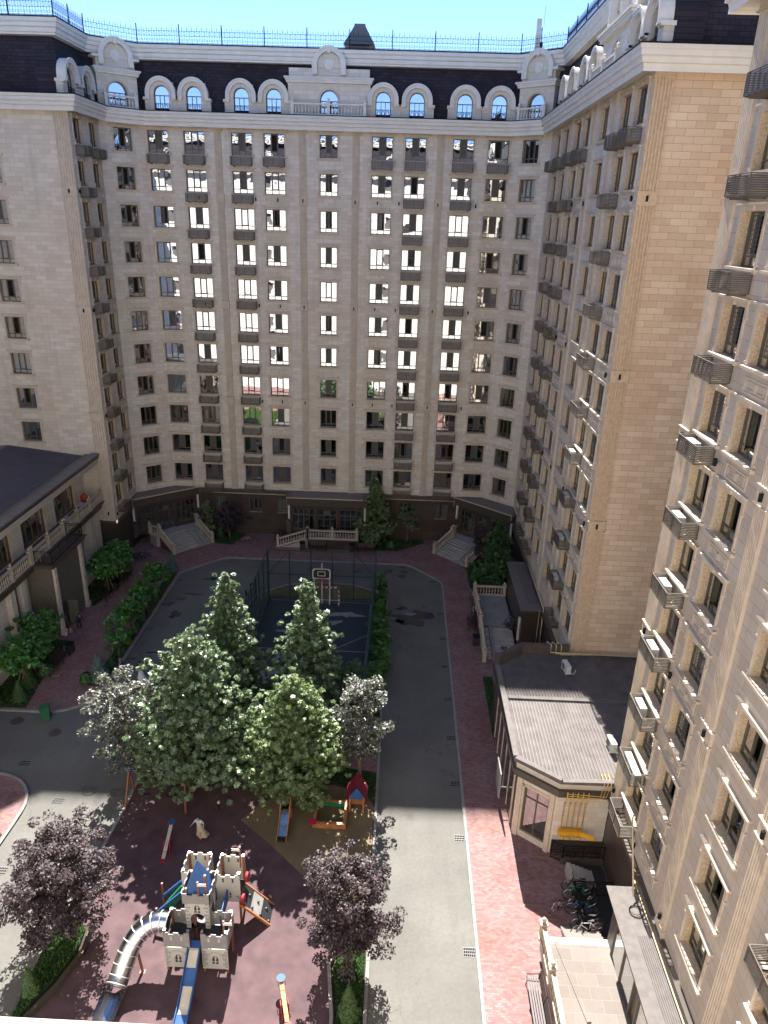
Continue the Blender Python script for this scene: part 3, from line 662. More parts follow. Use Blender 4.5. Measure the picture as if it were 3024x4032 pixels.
# polyline sweep for cornices and mansards
POLY=[(-48,5),(-48,64.1),(-27.3,64.1),(-27.3,70.0),(-24.05,72.5),(9.1,72.5),(12.2,70.0),(12.2,42.4),(34,42.4)]
POLY2=[(34,30.3),(12.1,30.3),(12.1,-.8),(-84,-.8)]
def miters(P):
    out=[]
    for i in range(len(P)):
        ns=[]
        for a,c in ((i-1,i),(i,i+1)):
            if a<0 or c>=len(P): continue
            d=Vector(P[c])-Vector(P[a]); d.normalize(); ns.append(Vector((d.y,-d.x)))
        n=sum(ns,Vector((0,0))).normalized(); out.append(n/ n.dot(ns[0]))
    return out
def sweep(name,parent,P,i0,i1,prof,mats,midx=None,t0=0,t1=1,closed=True):
    # prof: list of (outward offset, z)
    mt=miters(P); b=MB(); L=parent.location if parent is not None and parent.get('isroot') else Vector((0,0,0))
    for i in range(i0,i1):
        for j in range(len(prof) if closed else len(prof)-1):
            (d0,z0),(d1,z1)=prof[j],prof[(j+1)%len(prof)]
            A,B=Vector(P[i]),Vector(P[i+1])
            if midx: b.mat(midx[j])
            b.face([(A+mt[i]*d0).to_3d()+Vector((0,0,z0)),(B+mt[i+1]*d0).to_3d()+Vector((0,0,z0)),(B+mt[i+1]*d1).to_3d()+Vector((0,0,z1)),(A+mt[i]*d1).to_3d()+Vector((0,0,z1))])
    if closed:
        for i in (i0,i1):
            f=[(Vector(P[i])+mt[i]*d).to_3d()+Vector((0,0,z)) for d,z in prof]; b.face(f if i==i0 else f[::-1])
    return b.build(name,mats,parent)
CORN=[(-.3,40.0),(.78,40.0),(.78,39.86),(.84,39.8),(.84,39.98),(.88,40.12),(.98,40.16),(.98,40.3),(1.02,40.4),(1.12,40.46),(1.12,40.66),(1.2,40.74),(1.2,40.92),(-.3,41.0)]
TOPB=[(-1.2,45.1),(-.45,45.1),(-.45,45.22),(-.36,45.28),(-.36,45.55),(-.22,45.62),(-.22,45.85),(-.1,45.95),(-.1,46.2),(-1.2,46.2)]
def crown(parent,P,i0,i1):
    sweep('cornice',parent,P,i0,i1,CORN,['white'])
    sweep('cornice_flashing',parent,P,i0,i1,[(-.3,41.004),(1.24,40.925),(1.24,40.99),(-.3,41.06)],['iron'])
    sweep('roof',parent,P,i0,i1,[(-.25,41.0),(-.35,41.02),(-1.0,45.15),(-1.6,45.15)],['shingle'],closed=False)
    sweep('top_cornice',parent,P,i0,i1,TOPB,['white'])
    sweep('roof_deck',parent,P,i0,i1,[(-.05,46.204),(-.05,46.30),(-9,46.35),(-9,46.204)],['shingle'])
    # railing
    mt=miters(P); b=MB()
    for i in range(i0,i1):
        A=(Vector(P[i])-mt[i]*.45).to_3d(); B=(Vector(P[i+1])-mt[i+1]*.45).to_3d(); A.z=B.z=46.3; L=(B-A).length; d=(B-A)/L; U=Vector((0,0,1))
        for h in (.12,.62,.98): b.bar(A+U*h,B+U*h,.03)
        n=max(1,round(L/.44)); st=L/n
        for k in range(n+1):
            p=A+d*(k*st); tall=1.32
            b.bar(p,p+U*tall,.022); b.bar(p+d*.06+U*1.12,p-d*.06+U*1.12,.02)
            if k<n:
                c=p+d*(st/2); 
                for (cx,cz,r) in ((-.09,.32,.085),(.09,.32,.085),(0,.80,.12)):
                    b.tube([c+d*(cx+r*math.cos(a*PI/4))+U*(cz+r*math.sin(a*PI/4)) for a in range(8)],.014,3,closed=True)
                b.bar(c+U*.42,c+U*1.22,.018)
        m_=max(1,round(L/3.6))
        for k in range(m_+1): p=A+d*(L*k/m_); b.bar(p,p+U*1.5,.07)
    return b.build('roof_railing',['iron'],parent)
# ------------------------------------------------------------------ apartment blocks
random.seed(11)
ZC=[38.6-3.157*i for i in range(11)]      # window centres
FC=[-22.9,-19.6,-15.3,-12.33,-7.38,-2.5,.5,4.8,8.0-.05]
FCW=[1.88]*9; FCW[4]=1.64
WH=1.87; PZ=5.3
def kindpick(i,r):
    x=random.random()
    return 1 if x<.46 else 0 if x<.62 else 2 if x<.70 else 3 if x<.80 else 4 if x<.85 else 6
# far block -----------------------------------------------------------------
far=root('apartment_block','long pale limestone apartment block closing the far side of the courtyard, facing the viewer','building',(-7.4,72.5,0))
P0=(-24.05,72.5); F=frame(P0,0); Lf=33.15
holes=[]; 
for c,(x,w_) in enumerate(zip(FC,FCW)):
    for r,z in enumerate(ZC): s=x-P0[0]; holes.append((round(s-w_/2,3),round(s+w_/2,3),round(z-WH/2,3),round(z+WH/2,3)))
wall(far,P0,0,0,Lf,PZ,40.05,holes,'stone')
for c,(x,w_) in enumerate(zip(FC,FCW)):
    for r,z in enumerate(ZC):
        s=x-P0[0]; k=kindpick(c,r)
        window(far,F,s,z-WH/2,w_,WH,k,0,surround=True,sash=(k in(6,3) and random.random()<.6))
        X,Y,_=F(s,0,0)
        if c!=4:
            if r==0 or c in (1,2,6,7): inst('air_conditioner_basket',BK,far,(X,Y,z-WH/2-.12),0)
            elif r<10: inst('relief_panel',PN,far,(X,Y,z-WH/2-.12),0)
for s in (6.6,14.3,19.15,26.8): pilaster(far,F,0,s,.62,PZ,40.0,'trim')
for s in (4.6,9.9,11.95,14.3,19.15,21.2,23.2,26.8,30.3):
    for z in (34.05,24.5,15.0): lamp(far,F,0,s,z,-.1 if s in(14.3,19.15,26.8) else 0)
crown(far,POLY,4,5)
for x in (-22.35,-19.45,-15.2,-12.3,-2.55,.45,4.7,7.75): dormer(far,F,0,x-P0[0])
bay(far,F,0,-7.35-P0[0],7.3)
# ground floor band and plinth
b=MB(); b.box(0,Lf,-.35,0,5.0,5.3); b.box(0,Lf,-.25,0,4.75,4.999); b.build('plinth_cornice',['granite_plain'],far,(P0[0],P0[1],0))
ph=[(x-P0[0]-.7,x-P0[0]+.7,2.6,4.3) for x in (-15.3,-12.3,1.0,4.8,-18.9)]
wall(far,P0,0,0,Lf,0,4.75,[tuple(round(q,3) for q in h) for h in ph],'granite',name='plinth')
for i,x in enumerate((-15.3,-12.3,1.0,4.8,-18.9)): window(far,F,x-P0[0],2.6,1.4,1.7,(6,2,6,5,2)[i],0,surround=False,gl='glass_low')
b=MB(); b.tube([(-16.6,72.1,5.12),(-1.5,72.1,5.12)],.05,6); b.build('pipe',['pipe'],far,(7.4,-72.5,0)) if False else None
for q in ((4.2,12.3),(20.9,30.2)): MB().tube([(q[0],-.42,4.92),(q[1],-.42,4.92)],.05,6).build('pipe',['pipe'],far,(P0[0],P0[1],0))
# left block -----------------------------------------------------------------
left=root('apartment_block','pale stone block at the far left with a wide gable above the slate roofed annex','building',(-30,64.1,0))
GP=(-48,64.1); GF=frame(GP,0)
gh=[(round(48-34.25-.86,3),round(48-34.25+.86,3),round(z-WH/2,3),round(z+WH/2,3)) for z in ZC[:10]]
wall(left,GP,0,0,20.7,4.6,40.05,gh,'stone')
for r,z in enumerate(ZC[:10]): window(left,GF,48-34.25,z-WH/2,1.72,WH,[2,3,1,0,3,6,2,6,0,1][r],0)
pilaster(left,GF,0,20.7-.62,1.2,4.6,40.0,'trim'); lamp(left,GF,0,20.1,34.05,-.15); lamp(left,GF,0,20.1,24.5,-.15); lamp(left,GF,0,20.1,5.4,-.15)
# side wall facing the court
SP=(-27.3,64.1); SF=frame(SP,PI/2); cols=(1.45,4.55); ww=1.6
sh=[(round(s-ww/2,3),round(s+ww/2,3),round(z-WH/2,3),round(z+WH/2,3)) for s in cols for z in ZC]
wall(left,SP,PI/2,0,5.9,4.6,40.05,sh,'stone')
for c,s in enumerate(cols):
    for r,z in enumerate(ZC):
        window(left,SF,s,z-WH/2,ww,WH,kindpick(c,r),PI/2); X,Y,_=SF(s,0,0)
        if r==0 or c==0: inst('air_conditioner_basket',BKS,left,(X,Y,z-WH/2-.12),PI/2)
        elif r<10: inst('relief_panel',PN,left,(X,Y,z-WH/2-.12),PI/2)
for z in (34.05,24.5,15.0,5.2): lamp(left,SF,PI/2,.3,z)
# chamfer
cr=math.atan2(2.5,3.25); CP=(-27.3,70.0); CF=frame(CP,cr); cl=math.hypot(2.5,3.25)
ch=[(round(cl/2-.8,3),round(cl/2+.8,3),round(z-WH/2,3),round(z+WH/2,3)) for z in ZC]
wall(left,CP,cr,0,cl,4.8,40.05,ch,'stone')
for r,z in enumerate(ZC): window(left,CF,cl/2,z-WH/2,1.6,WH,[3,6,6,3,6,0,6,6,6,3,6][r],cr)
crown(left,POLY,0,4)
for s in (1.45,4.6): dormer(left,SF,PI/2,s)
bay(left,CF,cr,cl/2,3.5,False)
b=MB(); b.box(0,20.7,-.3,0,4.3,4.6); b.build('plinth_cornice',['granite_plain'],left,GP+(0,)); b=MB(); b.box(0.31,6.2,-.3,0,4.3,4.6); b.build('plinth_cornice',['granite_plain'],left,SP+(0,),PI/2)
wall(left,GP,0,0,20.7,0,4.3,[],'granite',name='plinth'); wall(left,SP,PI/2,0,5.9,0,4.3,[],'granite',name='plinth'); wall(left,CP,cr,0,cl,0,4.8,[],'granite',name='plinth')
# right block -----------------------------------------------------------------
right=root('apartment_block','tall right hand block seen edge on, with a blank warm sandstone gable facing the viewer','building',(14,56,0))
cr2=math.atan2(-2.5,3.1); CP2=(9.1,72.5); CF2=frame(CP2,cr2); cl2=math.hypot(2.5,3.1)
ch=[(round(cl2/2-.8,3),round(cl2/2+.8,3),round(z-WH/2,3),round(z+WH/2,3)) for z in ZC]
wall(right,CP2,cr2,0,cl2,4.8,40.05,ch,'stone')
for r,z in enumerate(ZC): window(right,CF2,cl2/2,z-WH/2,1.6,WH,[6,2,3,6,0,6,3,0,6,3,3][r],cr2)
RP=(12.2,70.0); RF=frame(RP,-PI/2); RY=[66.9,63.6,59.4,56.5,51.7,46.95,44.05]
rh=[(round(70-y-.94,3),round(70-y+.94,3),round(z-WH/2,3),round(z+WH/2,3)) for y in RY for z in ZC]
wall(right,RP,-PI/2,0,27.6,PZ-1.2,40.05,rh,'stone')
NB=0
for c,y in enumerate(RY):
    for r,z in enumerate(ZC):
        s=70-y; window(right,RF,s,z-WH/2,1.88,WH,kindpick(c,r),-PI/2,grille=(c in(5,6,2,3) and random.random()<.3)); X,Y,_=RF(s,0,0)
        if (r==0 and c!=4) or (r>0 and c in (1,2,5)): inst('air_conditioner_basket',BK,right,(X,Y,z-WH/2-.12),-PI/2)
        elif c!=4 and r<10: inst('relief_panel',PN,right,(X,Y,z-WH/2-.12),-PI/2)
for s in (8.5,15.9,20.8): pilaster(right,RF,-PI/2,s,.62,PZ-1,40.0,'trim')
for s in (8.5,15.9,20.8,27.3,12.1):
    for z in (34.05,24.5,15.0): lamp(right,RF,-PI/2,s,z,-.1)
HP=(12.2,42.4); HF=frame(HP,0)
wall(right,HP,0,0,22,4.6,40.05,[],'stone_warm'); pilaster(right,HF,0,.52,.95,5.3,40.0,'trim_warm')
for z in (34.05,24.5,15.0): lamp(right,HF,0,.52,z,-.12)
crown(right,POLY,5,8)
for y in (66.9,63.5,59.6,56.6,46.9,44.0): dormer(right,RF,-PI/2,70-y)
bay(right,RF,-PI/2,70-51.6,7.0); bay(right,CF2,cr2,cl2/2,3.4,False)
dormer(right,HF,0,9.6); dormer(right,HF,0,12.6)
b=MB(); b.box(0,27.6,-.3,0,3.8,4.1); b.build('plinth_cornice',['granite_plain'],right,RP+(0,),-PI/2)
wall(right,RP,-PI/2,0,27.6,0,3.8,[],'granite',name='plinth'); wall(right,CP2,cr2,0,cl2,0,4.8,[],'granite',name='plinth'); wall(right,HP,0,0,22,0,4.6,[],'granite',name='plinth')
# near right wing -----------------------------------------------------------------
near=root('apartment_block','near right hand wing seen at a raking angle from above, with deep tan window reveals','building',(14,15,0))
NP=(12.1,30.3); NF=frame(NP,-PI/2); NY=[27.6,24.7,19.75,14.9,11.9,7.4,3.6]
nh=[(round(30.3-y-.94,3),round(30.3-y+.94,3),round(z-WH/2,3),round(z+WH/2,3)) for y in NY for z in ZC]
REVN=.42; 
wall(near,NP,-PI/2,0,31.1,4.6,40.05,nh,'stone_near',rev=REVN)
REV=REVN; WC.clear()
ACN=0
b=MB(); b.box(-.42,.42,-.16,.16,0,.58); b.box(-.38,-.3,-.18,.18,-.05,0); b.box(.3,.38,-.18,.18,-.05,0); ACM=b.mesh('air_conditioner',['ac'])
b=MB(); b.lathe([(.22,0),(.22,.012)],n=16); b.mat(0)
R90=Matrix.Rotation(PI/2,4,'X')
b.v=[tuple(R90@Vector(v)) for v in b.v]; b.v=[(v[0]-.12,v[1]-.161,v[2]+.3) for v in b.v]; ACF=b.mesh('fan_grille',['acgrey'])
b=MB(); b.tube([(.42,0,.3),(.55,0,.32),(.6,.1,.15),(.5,.35,.05),(.4,.5,.3)],.03,5); ACH=b.mesh('hose',['ac'])
def ac(x,y,z,rot,label,group='air conditioners'):
    o=inst('air_conditioner',ACM,None,(x,y,z),rot); tag(o,label,'air conditioner',group); inst('fan_grille',ACF,o); inst('hose',ACH,o); return o
for c,y in enumerate(NY):
    for r,z in enumerate(ZC):
        s=30.3-y; k=(3,6,0,2)[random.randrange(4)]
        window(near,NF,s,z-WH/2,1.88,WH,k,-PI/2,grille=((c,r) in ((0,2),(0,3),(1,2),(1,3),(0,7),(1,7),(0,4),(0,9),(1,8),(1,10))),sash=((c,r) in ((1,4),(1,6),(2,8),(2,6),(2,9)))); X,Y,_=NF(s,0,0)
        if c==0 or (c in (3,4) and r%2==0): inst('air_conditioner_basket',BK,near,(X,Y,z-WH/2-.12),-PI/2)
        elif c==1: inst('relief_panel',PN,near,(X,Y,z-WH/2-.12),-PI/2)
for r in (4,5,6,7,8,9):
    ac(12.1-.4,27.6+.35,ZC[r]-WH/2-.12-.7,-PI/2,'white air conditioner in the %s basket up from the bottom along the near wing edge'%ORD[9-r])
ac(12.1-.4,27.6-.5,ZC[9]-WH/2-.82,-PI/2,'second air conditioner sharing the lowest slatted basket of the near wing edge')
for (y,r) in ((46.95,7),(46.95,8),(46.95,9),(46.95,6)):
    ac(12.2-.4,y+.3,ZC[r]-WH/2-.82,-PI/2,'white air conditioner in the %s basket from the bottom beside the warm sandstone gable'%ORD[10-r])
for s,w_ in ((.62,.85),(7.95,.75),(12.8,.75),(20.6,.75),(25.5,.75)): pilaster(near,NF,-PI/2,s,w_,4.6,40.0,'trim')
for s in (.62,7.95,12.8,20.6,4.2):
    for z in (34.05,24.5,15.0,5.4): lamp(near,NF,-PI/2,s,z,-.12)
wall(near,(34,30.3),PI,0,21.9,0,40.05,[],'stone_near')
crown(near,POLY2,0,2)
for y in (27.6,24.7,14.9,11.9): dormer(near,NF,-PI/2,30.3-y)
b=MB(); b.box(0,31.1,-.25,0,4.3,4.6); b.build('plinth_cornice',['granite_plain'],near,NP+(0,),-PI/2); wall(near,NP,-PI/2,0,31.1,-3,4.3,[],'granite',name='plinth')
# the block the picture is taken from ---------------------------------------------
back=root('apartment_block','sunlit pale block opposite, mirrored in the far windows','building',(-19,-.8,0))
BP=(12.1,-.8); BF=frame(BP,PI)
REV=.3; WC.clear()
bh=[]; bx=[5.6,15.4,23.4,31,38.8,46.6,56.5,66,75,84,90]
for s in bx:
    for z in ZC: bh.append((round(s-.94,3),round(s+.94,3),round(z-WH/2,3),round(z+WH/2,3)))
wall(back,BP,PI,0,96.1,0,40.05,bh,'stone_back')
b=MB()
for (a,c,e,f) in bh: b.face([(a,.25,e),(c,.25,e),(c,.25,f),(a,.25,f)])
o=b.build('window',['acgrey'],back,BP+(0,),PI); o['kind']='stuff'
crown(back,POLY2,2,3)
for i,s in enumerate(bx): dormer(back,BF,PI,s) if i%5!=2 else None
# ------------------------------------------------------------------ left annex
an=root('annex','two storey annex at the left with slate seamed roof and long balustraded balcony','building',(-31,50,0))
AY0,AY1=30.0,64.0; XW=-30.0; XG=-29.2
def av(b,name,mats): return b.build(name,mats,an,(0,0,0))
nb=int((AY1-AY0)/5.6); bays=[AY1-4.2-5.75*i for i in range(6)]     # centres of the glazed bays along y
AP=(XW,AY0); AF=frame(AP,PI/2)
uh=[(round(y-AY0-2.0,3),round(y-AY0+2.0,3),6.75,9.75) for y in bays]
wall(an,AP,PI/2,0,AY1-AY0,6.65,10.6,uh,'stone')
b=MB(); b.box(-29.95,-28.55,AY0,AY1,10.35,10.45); b.box(XW,-28.35,AY0,AY1,10.45,11.05); b.mat(1); b.box(-29.5,-28.2,AY0,AY1,11.05,11.35); b.mat(0); av(b,'eaves',['stone','granite_plain'])
b=MB(); b.box(-28.9,-28.1,AY0,AY1,11.35,11.5)
for i in range(22): b.box(-28.92,-28.08,AY0+1.5*i+.4,AY0+1.5*i+.43,11.45,11.515)
av(b,'parapet_cap',['roof_flash'])
b=MB(); T=lambda x:11.1+(-28.9-x)*.11
b.face([(-28.9,AY0,T(-28.9)),(-28.9,AY1,T(-28.9)),(-36.6,AY1,T(-36.6)),(-36.6,AY0,T(-36.6))]); b.face([(-36.6,AY0,T(-36.6)),(-36.6,AY1,T(-36.6)),(-46,AY1,11.1),(-46,AY0,11.1)])
n=int((AY1-AY0)/.26)
for i in range(n):
    y=AY0+.13+i*.26; b.box(0,7.75,-.035,.035,0,.05,Matrix.Translation((-28.95,y,T(-28.95)))@Matrix.Rotation(PI,4,'Z')@Matrix.Rotation(-math.atan(.11),4,'Y'))
av(b,'roof',['roof_dark'])
def glazing(parent,x,y0,y1,z0,z1,trans=.62,n=4,rot=PI/2,doors=True,name='window',nm2='frame'):
    b=MB(); L=y1-y0; b.face([(0,.25,z0),(L,.25,z0),(L,.25,z1),(0,.25,z1)]); o=b.build(name,['glass_low'],parent,(x,y0,0),rot); b=MB(); b.face([(0,1.3,z0),(L,1.3,z0),(L,1.3,z1),(0,1.3,z1)]); b.build('backing',['dark'],o)
    b=MB(); t=.09
    b.box(0,t,.18,.28,z0,z1); b.box(L-t,L,.18,.28,z0,z1); b.box(t,L-t,.18,.28,z0,z0+t); b.box(t,L-t,.18,.28,z1-t,z1); zt=z0+(z1-z0)*.74
    b.box(t,L-t,.185,.275,zt,zt+.08)
    for i in range(1,n): b.box(L*i/n-t/2,L*i/n+t/2,.19,.27,z0+t,z1-t)
    b.build(nm2,['frame'],o)
    b=MB()
    for i in range(14):
        xx=.2+i*.1; b.face([(xx,.45+.04*math.sin(i*2),z0+.05),(xx+.1,.45+.04*math.sin(i*2+2),z0+.05),(xx+.1,.45+.04*math.sin(i*2+2),z1-.1),(xx,.45+.04*math.sin(i*2),z1-.1)])
    b.build('curtain',['curtain'],o); return o
for y in bays: glazing(an,XW,y-2,y+2,6.75,9.75)
# balcony deck
b=MB(); b.box(XW,-28.35,AY0,AY1,6.35,6.65); b.box(XW,-28.15,AY0,AY1,6.66,6.74); b.box(XW,-28.5,AY0,AY1,5.95,6.349); b.box(-28.34,-26.75,49.9,55.9,6.35,6.62); b.box(-28.34,-26.6,49.75,56.05,6.63,6.72); av(b,'balcony_deck',['granite_plain'])
for (a,c) in ((55.95,AY1-.15),(AY0,49.85)):
    balustrade('balustrade',an,[(-28.4,a,6.74),(-28.4,c,6.74)],'rail_stone',1.05,2.95,loc=(0,0,0))
balustrade('balustrade',an,[(-28.4,50.2,6.74),(-28.4,55.7,6.74)],'rail_stone',1.05,2.75,loc=(0,0,0))
b=MB()
def ironpanel(b,A,B,h,n=None,scr=True):
    A=Vector(A);B=Vector(B);L=(B-A).length;d=(B-A)/L;U=Vector((0,0,1)); n=n or max(2,round(L/.14))
    b.bar(A+U*h,B+U*h,.05); b.bar(A+U*.08,B+U*.08,.04); b.bar(A+U*(h-.15),B+U*(h-.15),.025)
    k=max(1,round(L/1.3))
    for i in range(k+1): b.bar(A+d*(L*i/k),A+d*(L*i/k)+U*(h+.04),.05)
    for i in range(k):
        c=A+d*(L*(i+.5)/k)
        for (cx,cz,r) in ((-.22,.3,.14),(.22,.3,.14),(-.22,.62,.12),(.22,.62,.12),(0,.45,.18),(-.42,.45,.1),(.42,.45,.1)):
            b.tube([c+d*((cx+r*math.cos(a*PI/5))*min(1,L/k/1.2))+U*(cz*h+r*math.sin(a*PI/5)) for a in range(10)],.014,3,closed=True)
        b.bar(c+U*.08,c+U*h,.016)
ironpanel(b,(-28.2,50.1,6.72),(-26.85,50.1,6.72),1.05); ironpanel(b,(-26.85,50.1,6.72),(-26.85,55.7,6.72),1.05); ironpanel(b,(-26.85,55.7,6.72),(-28.2,55.7,6.72),1.05); av(b,'iron_railing',['iron'])
# lower wall and portico
gy=[y for y in bays]
XL=-29.2; AP2=(XL,AY0)
lh=[(round(y-AY0-.9,3),round(y-AY0+.9,3),1.0,5.2) for y in gy if not 49.5<y<56.2]
wall(an,AP2,PI/2,0,AY1-AY0,0,5.95,lh,'stone')
for y in gy:
    if not 49.5<y<56.2: glazing(an,XL,y-.9,y+.9,1.0,5.2,n=2)
for y in [AY1-.6,AY1-2.0,AY1-6.4,AY1-7.8,48.9,47.3,43.6,42.2,37.8,36.4]:
    b=MB(); b.box(XL,-28.75,y-.32,y+.32,0,5.949); av(b,'pilaster',['stone'])
for y in [AY1-1.3,AY1-7.1,48.1,42.9]: b=MB(); b.box(XL,XL+.12,y-.3,y+.3,0,5.949); av(b,'dark_strip',['granite_plain'])
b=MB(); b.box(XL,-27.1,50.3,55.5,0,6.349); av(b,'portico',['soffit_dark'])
for y in (50.35,55.1): b=MB(); b.box(-27.1,-26.9,y,y+.4,.5,6.348); b.box(-27.1,-26.8,y-.08,y+.48,0,.5); av(b,'portico_pilaster',['stone'])
b=MB(); b.box(-27.099,-27.08,52.9,52.94,2.9,6.3); av(b,'joint',['granite_plain'])
b=MB(); P=[(50.9,.1),(51.9,.1),(51.9,2.3),(51.4,2.8),(50.9,2.3)]; b.prism(P,-27.09,-27.06,lambda x,y,z:(z,x,y)); av(b,'doorway',['blackp'])
b=MB(); b.box(-27.0,-26.95,51.95,52.0,.1,2.4); b.bar((-27.03,51.95,.1),(-26.2,52.25,.1),.04); b.prism([(0,0),(.9,0),(.9,2.2),(0,2.4)],0,.05,lambda x,y,z:(-27.05+x*.7,51.95+x*.45+z,.1+y)); av(b,'open_door',['soffit_dark'])
for q in ((-29,-28.45,36,47.0,.1,1.0),(-28.9,-28.5,56.5,61.5,.1,1.2)): b=MB(); b.box(*q); av(b,'plinth_ledge',['stone'])
# ------------------------------------------------------------------ porches
def porch(label,quad,front,zr=5.3,n_side=2):
    # quad: back-left, back-right, front-right, front-left roof corners ; front wall set back .35
    bl,br,fr,fl=[Vector(p) for p in quad]; 
    o=root('entrance_porch',label,'porch',((fl.x+fr.x)/2,(fl.y+fr.y)/2,0))
    b=MB(); q=[bl,fl,fr,br]; b.prism([(p.x,p.y) for p in q],4.55,5.15); q2=[bl,fl,fr,br]; ctr=sum(q2,Vector((0,0)))/4; q3=[ctr+(p-ctr)*1.04 for p in q2]; b.prism([(p.x,p.y) for p in q3],5.151,5.3); b.build('canopy',['granite_plain'],o)
    q4=[ctr+(p-ctr)*.9 for p in q2]; b=MB(); b.prism([(p.x,p.y) for p in q4],5.301,5.36); b.build('canopy_roof',['roof_flash'],o)
    d=(fr-fl); L=d.length; d/=L; nrm=Vector((d.y,-d.x)); ang=math.atan2(d.y,d.x)
    loc=fl-nrm*.45; F_=frame((loc.x,loc.y),ang)
    b=MB()
    segs=[(0,.5),(L*.36-.15,L*.36+.15),(L*.64-.15,L*.64+.15),(L-.5,L)]
    for a,c in segs: b.box(a,c,-.02,.5,1.2,4.549)
    b.box(0,L,0,.45,4.0,4.548); b.box(.5,L*.36-.15,0,.45,1.2,1.6); b.box(L*.64+.15,L-.5,0,.45,1.2,1.6)
    b.box(0,.3,.5,2.2,0,4.549); b.box(L-.3,L,.5,2.2,0,4.549)
    b.build('porch_wall',['granite'],o,(loc.x,loc.y,0),ang)
    for (a,c,z0,nn) in ((.5,L*.36-.15,1.6,4),(L*.36+.15,L*.64-.15,1.2,3),(L*.64+.15,L-.5,1.6,4)):
        bb=MB(); w_=c-a; p=F_(a,0,0)
        bb.face([(0,.2,z0),(w_,.2,z0),(w_,.2,4.0),(0,.2,4.0)]); dd=bb.build('glazed_door' if nn==3 else 'window',['glass_low'],o,(p[0],p[1],0),ang); bb=MB(); bb.face([(0,1.6,z0),(w_,1.6,z0),(w_,1.6,4),(0,1.6,4)]); bb.build('backing',['dark'],dd)
        bb=MB(); bb.box(0,.07,.13,.24,z0,4); bb.box(w_-.07,w_,.13,.24,z0,4); bb.box(.07,w_-.07,.13,.24,z0,z0+.08); bb.box(.07,w_-.07,.13,.24,3.93,4); bb.box(.07,w_-.07,.135,.235,3.25,3.32)
        for i in range(1,nn): bb.box(w_*i/nn-.035,w_*i/nn+.035,.14,.235,z0+.08,3.93)
        if nn==3:
            bb.box(w_*.33,w_*.67,.05,.13,3.4,3.85)
        bb.build('frame',['frame'],dd)
    for s_ in (.15,L-.15):
        p=F_(s_,-.12,0); bb=MB(); bb.box(-.09,.09,-.08,.08,2.9,4.45); bb.build('light_column',['white'],o,(p[0],p[1],0),ang)
        bb=MB(); bb.box(-.25,.25,-.2,.2,1.1,2.5); bb.box(-.3,.3,-.25,.25,2.5,2.65); bb.build('pedestal',['granite_plain'],o,(p[0],p[1],0),ang)
    bb=MB(); pts=[]; 
    A=fl+nrm*.12; B=fr+nrm*.12; bb.tube([(A.x,A.y,4.4),(A.x,A.y,5.42),(B.x,B.y,5.42),(B.x,B.y,4.9)],.05,6); bb.build('pipe',['pipe'],o)
    return o
porch('middle dark entrance porch under the centre of the far block',[(-11.7,72.2),(-3.2,72.2),(-3.15,70.1),(-11.5,70.1)],0)
porch('left dark entrance porch set diagonally across the far left corner',[(-27.2,69.9),(-24.1,72.3),(-21.3,72.3),(-27.1,67.6)],0) if False else None
def diag(label,fl,fr,dep): 
    fl=Vector(fl);fr=Vector(fr);d=(fr-fl).normalized();n=Vector((-d.y,d.x)); return porch(label,[fl+n*dep,fr+n*dep,fr,fl],0)
diag('left dark entrance porch set diagonally across the far left corner',(-27.0,67.7),(-21.3,72.35),2.5)
diag('right dark entrance porch set diagonally across the far right corner',(6.25,72.1),(11.7,67.4),2.5)
def stairs(label,cx,cy,ang,w,h=1.2,n=8,run=.33,deckd=2.2,rails=True,ramp=None):
    # local: x across, y forward (down the steps = -y), origin at top edge centre
    o=lroot('entrance_stairs',label,'stairs',(cx,cy,0),ang)
    b=MB(); b.box(-w/2-.6,w/2+.6,0,deckd,0,h)
    b.build('landing',['step'],o)
    b=MB()
    for i in range(n): b.box(-w/2,w/2,-run*(i+1),-run*i,.0,h-h/(n+1)*(i+1)); b.box(-w/2,w/2,-run*(i+1)-.03,-run*i-.03,h-h/(n+1)*(i+1),h-h/(n+1)*(i+1)+.03)
    b.build('steps',['step'],o)
    if ramp is not None:
        b=MB(); sl=math.atan2(h,run*(n+.3)); 
        for x in (ramp,ramp+.6): b.bar((x,-.0,h+.05),(x,-run*(n+.3),.13),.32,.06)
        b.build('wheel_ramp',['kerb'],o)
    for k in (-1,1):
        b=MB(); x=k*(w/2+.12); b.prism([(0,0),(0,h),(-run*n-.1,.12),(-run*n-.1,0)],x-.12,x+.12,lambda p,q,z:(z,p,q)); b.build('side_wall',['granite'],o)
    for k in (-1,1):
        x=k*(w/2+.12); balustrade('balustrade',o,[(x,.1,h),(x,-run*n,.13)],'rail_stone',.98,9)
        balustrade('balustrade',o,[(x,.35,h),(k*(w/2+.5),.35+1.2,h)],'rail_stone',.98,9)
    return o
A=Vector((-22.53,66.27));B=Vector((-19.43,69.49)); d=(B-A).normalized(); n_=Vector((-d.y,d.x)); c=(A+B)/2+n_*2.75
stairs('left diagonal entrance stairs with stone balustrades and a wheel ramp on the right',c.x,c.y,math.atan2(d.y,d.x),(B-A).length-.2,ramp=1.0,deckd=1.5)
A=Vector((4.14,68.97));B=Vector((7.28,65.96)); d=(B-A).normalized(); n_=Vector((-d.y,d.x)); c=(A+B)/2+n_*2.75
stairs('right diagonal entrance stairs with stone balustrades beside the dark shrubs',c.x,c.y,math.atan2(d.y,d.x),(B-A).length-.2,ramp=1.0,deckd=1.7)
